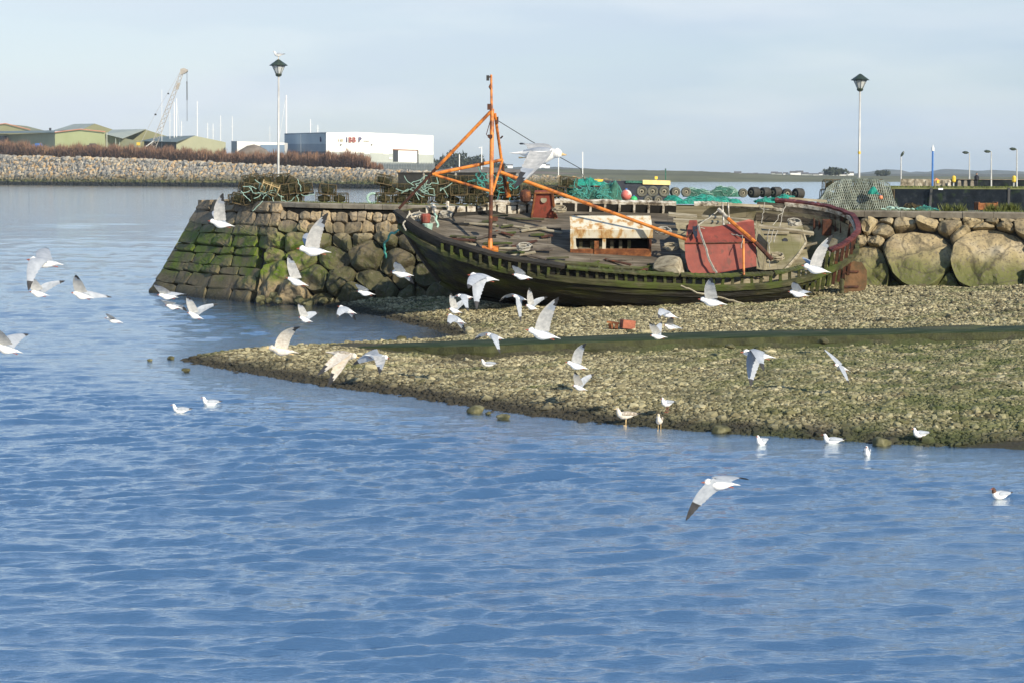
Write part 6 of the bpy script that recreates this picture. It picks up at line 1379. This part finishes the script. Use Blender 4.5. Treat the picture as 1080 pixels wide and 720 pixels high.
# far trees
def far_tree(px_, ybase, Y, w_, h_, label, seed):
    rr = np.random.RandomState(seed); c = P(px_, ybase, Y); rt = empty('tree', c, label, 'tree', 'dark trees on the far shore')
    MB().tube([c, c+Vector((0, 0, h_*.5))], [w_*.05, w_*.03], 6).build('trunk', M['bark'], rt)
    n = 420; d = rr.normal(0, 1, (n, 3)); d /= np.linalg.norm(d, axis=1)[:, None]; r = rr.rand(n)**.4; p = d*r[:, None]*np.array([w_*.5, w_*.4, h_*.36])*(1+.25*np.sin(d[:, :1]*5+seed))+np.array([0, 0, h_*.58])
    a = rr.normal(0, 1, (n, 3, 3))*w_*.065; V = (p[:, None]+a).reshape(-1, 3); Fc = 3*np.arange(n)[:, None]+np.arange(3)[None]
    o = np_mesh('crown', V, Fc, M['tree']); o.parent = rt
for i, (px_, yb_, w_, h_) in enumerate(((462, 181, 16, 7), (472, 180, 17, 11), (480, 179.5, 14, 15), (488, 180, 14, 10), (496, 180.5, 12, 9), (503, 180, 12, 12), (449, 182, 12, 5), (877, 186, 12, 6.5), (884, 186, 12, 6.5), (525, 181, 10, 7), (931, 186.5, 9, 5))):
    far_tree(px_, yb_+.6, 1400, w_*1.15, h_, ('dark tree in the clump right of the warehouse, %s from its left' % {449: 'first', 462: 'second', 472: 'third', 480: 'fourth', 488: 'fifth', 496: 'sixth', 503: 'seventh'}[px_] if px_ < 510 else ('dark tree beside the orange mast' if px_ == 525 else (('left' if px_ < 880 else 'right')+' dark tree of the pair just left of the right lamp' if px_ < 900 else 'small dark tree right of the right lamp'))), i+1)
# rust mounds between warehouse & mast
mb = MB(); rows = [[P(px_, 184, 640), P(px_, interp(px_, [(450, 182), (470, 178), (500, 175.5), (520, 177), (560, 180), (620, 184)]), 660), P(px_, 184, 700)] for px_ in range(450, 625, 8)]; mb.loft(rows); tag(mb.build('earth_bank', M['mud'], None, True), kind='structure')

# ------------------------------------------------------------------ gulls
def body_basis(a):
    a = a.normalized(); s = a.cross(Vector((0, 0, 1))).normalized(); u_ = s.cross(a).normalized(); return a, s, u_
PROF = [(0, .002, .002, 0), (.03, .006, .006, .0), (.085, .010, .010, .003), (.095, .017, .017, .005), (.13, .026, .027, .008), (.17, .030, .032, .010), (.22, .029, .031, .006), (.28, .036, .038, .0), (.36, .047, .050, -.006), (.46, .052, .054, -.008), (.57, .049, .048, -.006), (.68, .038, .035, -.002), (.78, .026, .020, .003), (.85, .024, .011, .004), (.93, .034, .006, .003), (1.0, .040, .003, .002)]
def gull(label, B, T, W1=None, W2=None, L=.38, hint=0, kind='gull', cat_='gull', d1=-1, d2=1, wl=1.27, up1=.10, up2=.10, tip=.84):
    l2 = math.hypot(B[0]-T[0], B[1]-T[1]); lh = max(l2, hint); Y = F*L/lh; dl = sqrt(max(0, lh*lh-l2*l2))/F*Y
    b = P(B[0], B[1], Y-dl/2); t = P(T[0], T[1], Y+dl/2); ax, sd, u_ = body_basis(b-t); k = L/.38
    brown = kind == 'juv'
    mats = [M['gbuff'] if brown else M['gwhite'], M['gyellow'] if kind in ('herring', 'juv') else M['gbill'], M['gbrown'] if brown else M['ggrey'], M['gbuff'] if brown else M['gunder'], M['gblack'], M['ghood']]
    mb = MB(); n = 12; rows = []
    for f_, rw, rh, zo in PROF:
        c = b+(t-b)*f_+u_*(zo*k); rows.append([c+(sd*cos(2*pi*j/n)*rw+u_*sin(2*pi*j/n)*rh)*k for j in range(n)])
    for i in range(len(rows)-1):
        mb.cur = 1 if i < 2 else (5 if (kind == 'hood' and i < 6) else 0)
        if 8 <= i <= 11 and not brown: pass
        k0 = len(mb.v); mb.loft([rows[i], rows[i+1]], True)
        if 7 <= i <= 11:
            for q in range(n):
                if 1 <= q <= 4: mb.m[len(mb.m)-n+q] = 2
    mb.cur = 0; mb.add(rows[-1], [tuple(range(n))])
    # eyes and ear spot
    for s_ in (-1, 1):
        mb.cur = 4; c = b+(t-b)*.125+u_*(.018*k)+sd*(s_*.023*k); mb.lathe(c, [(.001, -.003*k), (.003*k, 0), (.001, .003*k)], 6)
        if kind == 'gull': c = b+(t-b)*.19+u_*(.014*k)+sd*(s_*.0275*k); mb.lathe(c, [(.001, -.005*k), (.005*k, 0), (.001, .005*k)], 6)
        mb.cur = 1; c = b+(t-b)*.74-u_*(.026*k)+sd*(s_*.012*k); mb.tube([c+ax*.02*k, c-ax*.02*k, c-ax*.045*k], [.003*k, .003*k, .006*k], 5)
    root = b+(t-b)*.40+u_*(.026*k)
    for W, ds, upk in ((W1, d1, up1), (W2, d2, up2)):
        if W is None: continue
        hw = wl*L; v = P(W[0], W[1], Y)-root; v.y = 0; l = v.length
        if l > hw*1.0: v2 = v
        else: v2 = v+Vector((0, ds*sqrt(max(0, (hw*.97)**2-l*l)), 0))
        r0 = root+sd*0+Vector((0, ds*.028*k, 0))
        wr = r0+v2*.42+ax*(.16*L)+Vector((0, 0, upk*hw)); tp = r0+v2
        up_, lo_ = [], []; nseg = 20; pts_ = []
        for i in range(nseg+1):
            q = i/nseg; pts_.append((1-q)**2*r0+2*q*(1-q)*wr+q*q*tp)
        chords = [interp(i/nseg, [(0, .150), (.2, .150), (.45, .135), (.65, .100), (.85, .058), (.95, .03), (1, .008)])*k for i in range(nseg+1)]
        mb0 = []
        for i in range(nseg+1):
            s_ = (pts_[min(nseg, i+1)]-pts_[max(0, i-1)]).normalized(); c = (-ax)-s_*((-ax).dot(s_))*.85
            if c.length < .25: c = c+Vector((.3, 0, -.25))
            c.normalize(); nn = s_.cross(c) if ds < 0 else c.cross(s_); nn.normalize(); ch = chords[i]; le = pts_[i]+(-c)*ch*.35; fe = 1+((.10 if i/nseg > .5 else .04) if i % 2 else 0); th = .010*k*(1-.7*i/nseg)
            cam_ = .06*ch
            up_.append([le, le+c*ch*.25+nn*(th+cam_), le+c*ch*.6+nn*(th*.7+cam_), le+c*ch*fe]); lo_.append([le+c*ch*.001, le+c*ch*.25+nn*(cam_-th*.5), le+c*ch*.6+nn*(cam_*.9-th*.3), le+c*ch*fe+nn*-.0008])
        for i in range(nseg):
            tipm = i/nseg >= tip
            edge = ((i+.5)/nseg > .62)
            mb.cur = 4 if tipm else 2; mb.loft([up_[i], up_[i+1]]); 
            if False: mb.m[-3] = 0      # white leading edge of the outer wing
            mb.cur = 4 if tipm else 3; mb.loft([lo_[i], lo_[i+1]])
            if edge and not tipm and not brown: mb.m[-1] = 2; mb.m[-2] = 2
            if edge and i/nseg >= tip-.16: mb.m[-1] = 4
            if edge and i/nseg >= tip-.07: mb.m[-2] = 4
    o = mb.build('flying_gull' if cat_ == 'gull' else 'gull', mats, None, True)
    return tag(o, label, 'gull', 'gulls flying over the harbour')
def gull_sit(label, px_, py_, wpx, face=-1, kind='gull', stand=False, yaw=0., z=.0, group='gulls swimming or standing by the spit', p=None, L=.36, up=0):
    """py_: waterline / feet pixel"""
    if p is None: p = G(px_, py_, z)
    brown = kind == 'juv'; k = L/.36
    mats = [M['gbuff'] if brown else M['gwhite'], M['gyellow'] if kind in ('herring', 'juv') else M['gbill'], M['gbrown'] if brown else M['ggrey'], M['gunder'], M['gblack'], M['ghood']]
    Rz = Matrix.Rotation(yaw, 3, 'Z'); lift = .10*k if stand else -.02*k
    def Q(x, y, z_): v = Rz @ Vector((x*face*k, y*k, 0)); return p+Vector((v.x, v.y, z_*k+lift))
    path = [(-.20, .075, .006, .004), (-.13, .070, .026, .018), (-.07, .062, .045, .042), (.0, .056, .055, .054), (.06, .062, .052, .056), (.10, .085, .040, .046), (.118, .115, .029, .036), (.126, .150, .028, .030), (.138, .168, .026, .024), (.158, .168, .014, .013), (.166, .166, .007, .007), (.20, .162, .002, .002)]
    mb = MB(); n = 12; rows = []
    for i, (x, z_, rw, rh) in enumerate(path):
        x0, z0 = path[max(0, i-1)][:2]; x1, z1 = path[min(len(path)-1, i+1)][:2]; d = Vector((x1-x0, 0, z1-z0)).normalized(); nrm = Vector((-d.z, 0, d.x))
        rows.append([Q(x+nrm.x*sin(2*pi*j/n)*rh, cos(2*pi*j/n)*rw, z_+nrm.z*sin(2*pi*j/n)*rh) for j in range(n)])
    for i in range(len(rows)-1):
        mb.cur = 1 if i >= 9 else (5 if kind == 'hood' and i >= 6 else 0); mb.loft([rows[i], rows[i+1]], True)
    mb.cur = 1; mb.add(rows[-1], [tuple(range(n))]); mb.cur = 0; mb.add(rows[0], [tuple(range(n))[::-1]])
    for s_ in (-1, 1):      # folded wings
        mb.cur = 2; wr = []
        for f_, z_, h_, th in ((.07, .085, .018, .01), (.03, .09, .034, .014), (-.04, .09, .036, .016), (-.11, .088, .026, .012), (-.17, .088, .014, .008), (-.24, .092, .003, .003)):
            yy_ = s_*interp(f_, [(-.24, .006), (-.17, .022), (-.1, .036), (0, .047), (.07, .044)]); wr.append([Q(f_, yy_+s_*th*cos(a), z_+h_*sin(a)) for a in [2*pi*j/8 for j in range(8)]])
        for i in range(5): mb.cur = 4 if i >= 4 else 2; mb.loft([wr[i], wr[i+1]], True)
        mb.cur = 4; mb.lathe(Q(.140, s_*.0245, .174), [(.001, -.005*k), (.005*k, 0), (.001, .005*k)], 6); mb.lathe(Q(.118, s_*.0285, .162), [(.001, -.007*k), (.007*k, 0), (.001, .007*k)], 6)
        if stand:
            mb.cur = 1; mb.tube([Q(-.005, s_*.022, .02), Q(0, s_*.022, -.10)], .0045*k, 5); mb.tube([Q(-.01, s_*.022, -.098), Q(.035, s_*.026, -.10)], [.004*k, .009*k], 5)
    o = mb.build('gull', mats, None, True); return tag(o, label, 'gull', group)
GL = [
 ('gull flying left with near wing hanging down, topmost at the far left', (28, 274), (66.7, 279.6), (40.6, 304), (38, 264), 40, {'d1': -1, 'up1': .3}),
 ('gull flying left directly beneath the topmost far left one', (31, 307.7), (50.6, 312), (37.5, 289), (63.5, 297.5), 27, {}),
 ('gull with dark raised wing tip flying over open water at left', (75, 308.7), (98, 315), (87.5, 288.5), (113, 315), 29, {'up2': .05}),
 ('smallest dark-headed gull low over the water at left', (110.4, 335.4), (129.6, 340.6), (118, 329.5), (117, 341.5), 20, {}),
 ('gull at the left photo edge with raised wing', (-9, 363), (23, 372), (3, 339), (18.7, 356), 37, {}),
 ('gull flying before the top left corner of the pier', (219, 233), (247, 239), (239, 204), (221.5, 223), 31, {}),
 ('gull with spread wings before the left foot of the pier', (165.5, 311), (187.3, 314), (168, 298), (196, 313.5), 25, {}),
 ('small gull tucked just below the one at the pier foot', (174, 322), (190, 325), (173, 315), (193, 330), 22, {}),
 ('gull with wings held in a V over the water below the pier nose', (197.3, 329.5), (213.3, 336.5), (201, 311), (228, 321.5), 23, {}),
 ('large white gull with one long wing raised before the pier wall', (312.5, 262.3), (348.6, 266.5), (348, 224.4), (320, 247), 38, {}),
 ('white gull with upright wing below the large one at the pier wall', (301.3, 293), (324.8, 301.6), (307, 267.5), None, 27, {}),
 ('white gull flying before the dark bow of the boat', (411.4, 286.8), (436, 291), (420, 274.5), (435, 301), 26, {}),
 ('small gull flying over the back beach left of the boat', (375.7, 307), (395, 310.8), (377.5, 298), None, 22, {}),
 ('gull with V wings over the inlet left of centre', (315, 334.5), (328.7, 339.5), (317, 318), (334, 331), 20, {}),
 ('small gull with drooping wings over the right side of the inlet', (356, 323), (375.7, 331), (358, 333), (373, 340), 23, {}),
 ('large brown young gull flying left above the tip of the spit', (280.4, 366.3), (314.6, 372), (319, 342.5), None, 36, {'kind': 'juv', 'L': .55, 'wl': 1.2, 'up1': .22}),
 ('brown mottled gull flying right low over the shingle, wing down', (379, 377), (345, 371), (349, 404), (338.5, 392), 38, {'kind': 'juv', 'L': .5, 'd1': -1, 'd2': -1}),
 ('pale gull with half spread wings right of the brown mottled one', (411, 378), (386, 374), (403, 390), (371, 386), 30, {'L': .45}),
 ('large gull with dropped wing before the dark hull', (493, 290), (526, 296), (503, 324), (494.5, 302), 34, {'up1': .12, 'd2': -1}),
 ('gull with both wings raised at the left of the central flock', (473, 325.6), (486.5, 330), (476, 308), (497, 315.5), 20, {}),
 ('gull partly hidden behind the one with raised wings', (481, 312), (499, 314), (494.5, 327), (478.5, 317), 21, {}),
 ('lowest left gull of the central flock with folded wings', (471, 331.5), (491, 341.3), (473.5, 340.5), (490, 352), 24, {}),
 ('small gull flying close against the mossy hull', (540, 289.5), (561, 293.8), (541, 278.5), None, 23, {}),
 ('gull with arched wings in the middle of the central flock', (540, 312), (556, 317), (549.4, 340), (526.5, 319), 20, {'d2': 1, 'up1': .2, 'up2': .25}),
 ('gull with raised wings right of the arched winged one', (554, 322), (567, 326.5), (558, 302.5), (577.5, 314.5), 20, {}),
 ('biggest white gull above the concrete strip, wing raised high', (554, 347.6), (590, 357), (588.5, 312), None, 39, {'L': .5, 'tip': .9}),
 ('gull with bowed wings crossing the concrete strip', (512, 352.5), (531, 357.5), (527.7, 371), (499, 361), 22, {'up1': .2, 'up2': .25}),
 ('gull with raised wing over the middle of the shingle, upper of two', (596, 381.5), (620, 389), (617, 360), None, 27, {'up1': .2}),
 ('gull just beneath the upper one over the middle of the shingle', (603.5, 406), (619, 411.5), (605.5, 389.5), (627.5, 395.5), 21, {}),
 ('upper gull of the trio over the strip right of centre', (694, 327), (714.4, 335.4), (692, 333.5), None, 24, {'up1': .25}),
 ('middle gull of the trio over the strip right of centre', (700, 343), (713, 347), (706.5, 333), (723, 349), 20, {}),
 ('lowest gull of the trio, touching the strip with wings up', (685.5, 353.8), (703, 355.8), (683.5, 338.5), (699.8, 341.5), 21, {}),
 ('gull with blurred upright wing before the waterline of the hull', (736, 315.5), (766, 321.5), (746.5, 291), None, 32, {}),
 ('gull with swept wings before the stern of the boat', (831, 307.5), (852.5, 312.5), (833.5, 295.5), (861.5, 311), 24, {}),
 ('white gull with tall raised wing before the stern ribs', (845, 280), (875.5, 287.8), (875.8, 247), (853, 274), 33, {}),
 ('grey gull with drooped wings over the right shingle', (780.5, 371), (817, 377.2), (787, 403), (798.7, 385.5), 39, {'up1': .1, 'd2': -1, 'up2': .3}),
 ('gull banking steeply over the right shingle, wings up and down', (879, 384), (895.7, 391), (892.5, 403), (868.5, 367.5), 21, {}),
 ('large grey-backed gull flying right beside the orange mast', (597.5, 163.5), (540, 162), (543, 198), (549, 151), 62, {'L': .58, 'kind': 'herring', 'up1': .08}),
 ('gull flying low over the foreground water with dark wing tip', (739.4, 508.3), (779, 511), (723, 547.5), (794, 511.5), 43, {'tip': .62}),
]
for lab, B, T_, W1, W2, hint, kw in GL:
    kw = dict(kw); gull(lab, B, T_, W1, W2, kw.pop('L', .38), hint, kw.pop('kind', 'gull'), **kw)
tp = f1(.885)+Vector((0, 0, .64))
gull_sit('gull standing on top of the left lantern lamp post', 0, 0, 0, -1, 'herring', True, 0, 0, 'gulls swimming or standing by the spit', p=tp, L=.40)
SG = [('left one of two gulls swimming below the tip of the spit', 190.5, 434.5, -1, 0, 'gull'), ('right one of two gulls swimming below the tip of the spit', 222, 426.5, -1, .2, 'gull'),
      ('swimming gull, leftmost of those off the right shingle', 803.5, 468, -1, .9, 'gull'), ('swimming gull nearest the right shingle edge, side on', 878, 467, -1, 0, 'gull'), ('swimming gull farthest out from the right shingle', 914.5, 479.5, -1, 1.3, 'gull'), ('brown hooded gull swimming at the right edge', 1055, 525, -1, .5, 'hood')]
for lab, px_, py_, fc, yw, kd in SG: gull_sit(lab, px_, py_, 0, fc, kd, False, yw, .0)
gull_sit('white gull standing in the shallows at the right waterline', 970.5, 467.5, 0, -1, 'gull', True, .5, .0)
gull_sit('buff young gull standing side-on at the front waterline', 660, 448.5, 0, -1, 'juv', True, .2, .0, L=.42)
gull_sit('buff young gull standing face-on at the front waterline', 695.5, 453.5, 0, -1, 'juv', True, 1.35, .0, L=.40)
gull_sit('small white gull standing on the shingle above the buff pair', 703.5, 434.5, 0, -1, 'gull', True, .8, .22)
gull_sit('white gull sitting on the shingle below the concrete strip', 515, 386, 0, -1, 'gull', False, .1, .33)

# ------------------------------------------------------------------ haze
m = bpy.data.materials.new('haze'); m.use_nodes = True; N_ = m.node_tree.nodes; L_ = m.node_tree.links
for n_ in list(N_):
    if n_.type == 'BSDF_PRINCIPLED': N_.remove(n_)
pv = N_.new('ShaderNodeVolumePrincipled'); pv.inputs['Color'].default_value = (.72, .86, 1, 1); pv.inputs['Density'].default_value = .00009; pv.inputs['Anisotropy'].default_value = .0
L_.new(pv.outputs[0], [n_ for n_ in N_ if n_.type == 'OUTPUT_MATERIAL'][0].inputs['Volume'])
mb = MB(); mb.box((0, 4350, 42), (18200, 9400, 95)); o = mb.build('haze', m); tag(o, kind='stuff'); o['label'] = 'pale blue sea haze over the harbour'; o['category'] = 'haze'
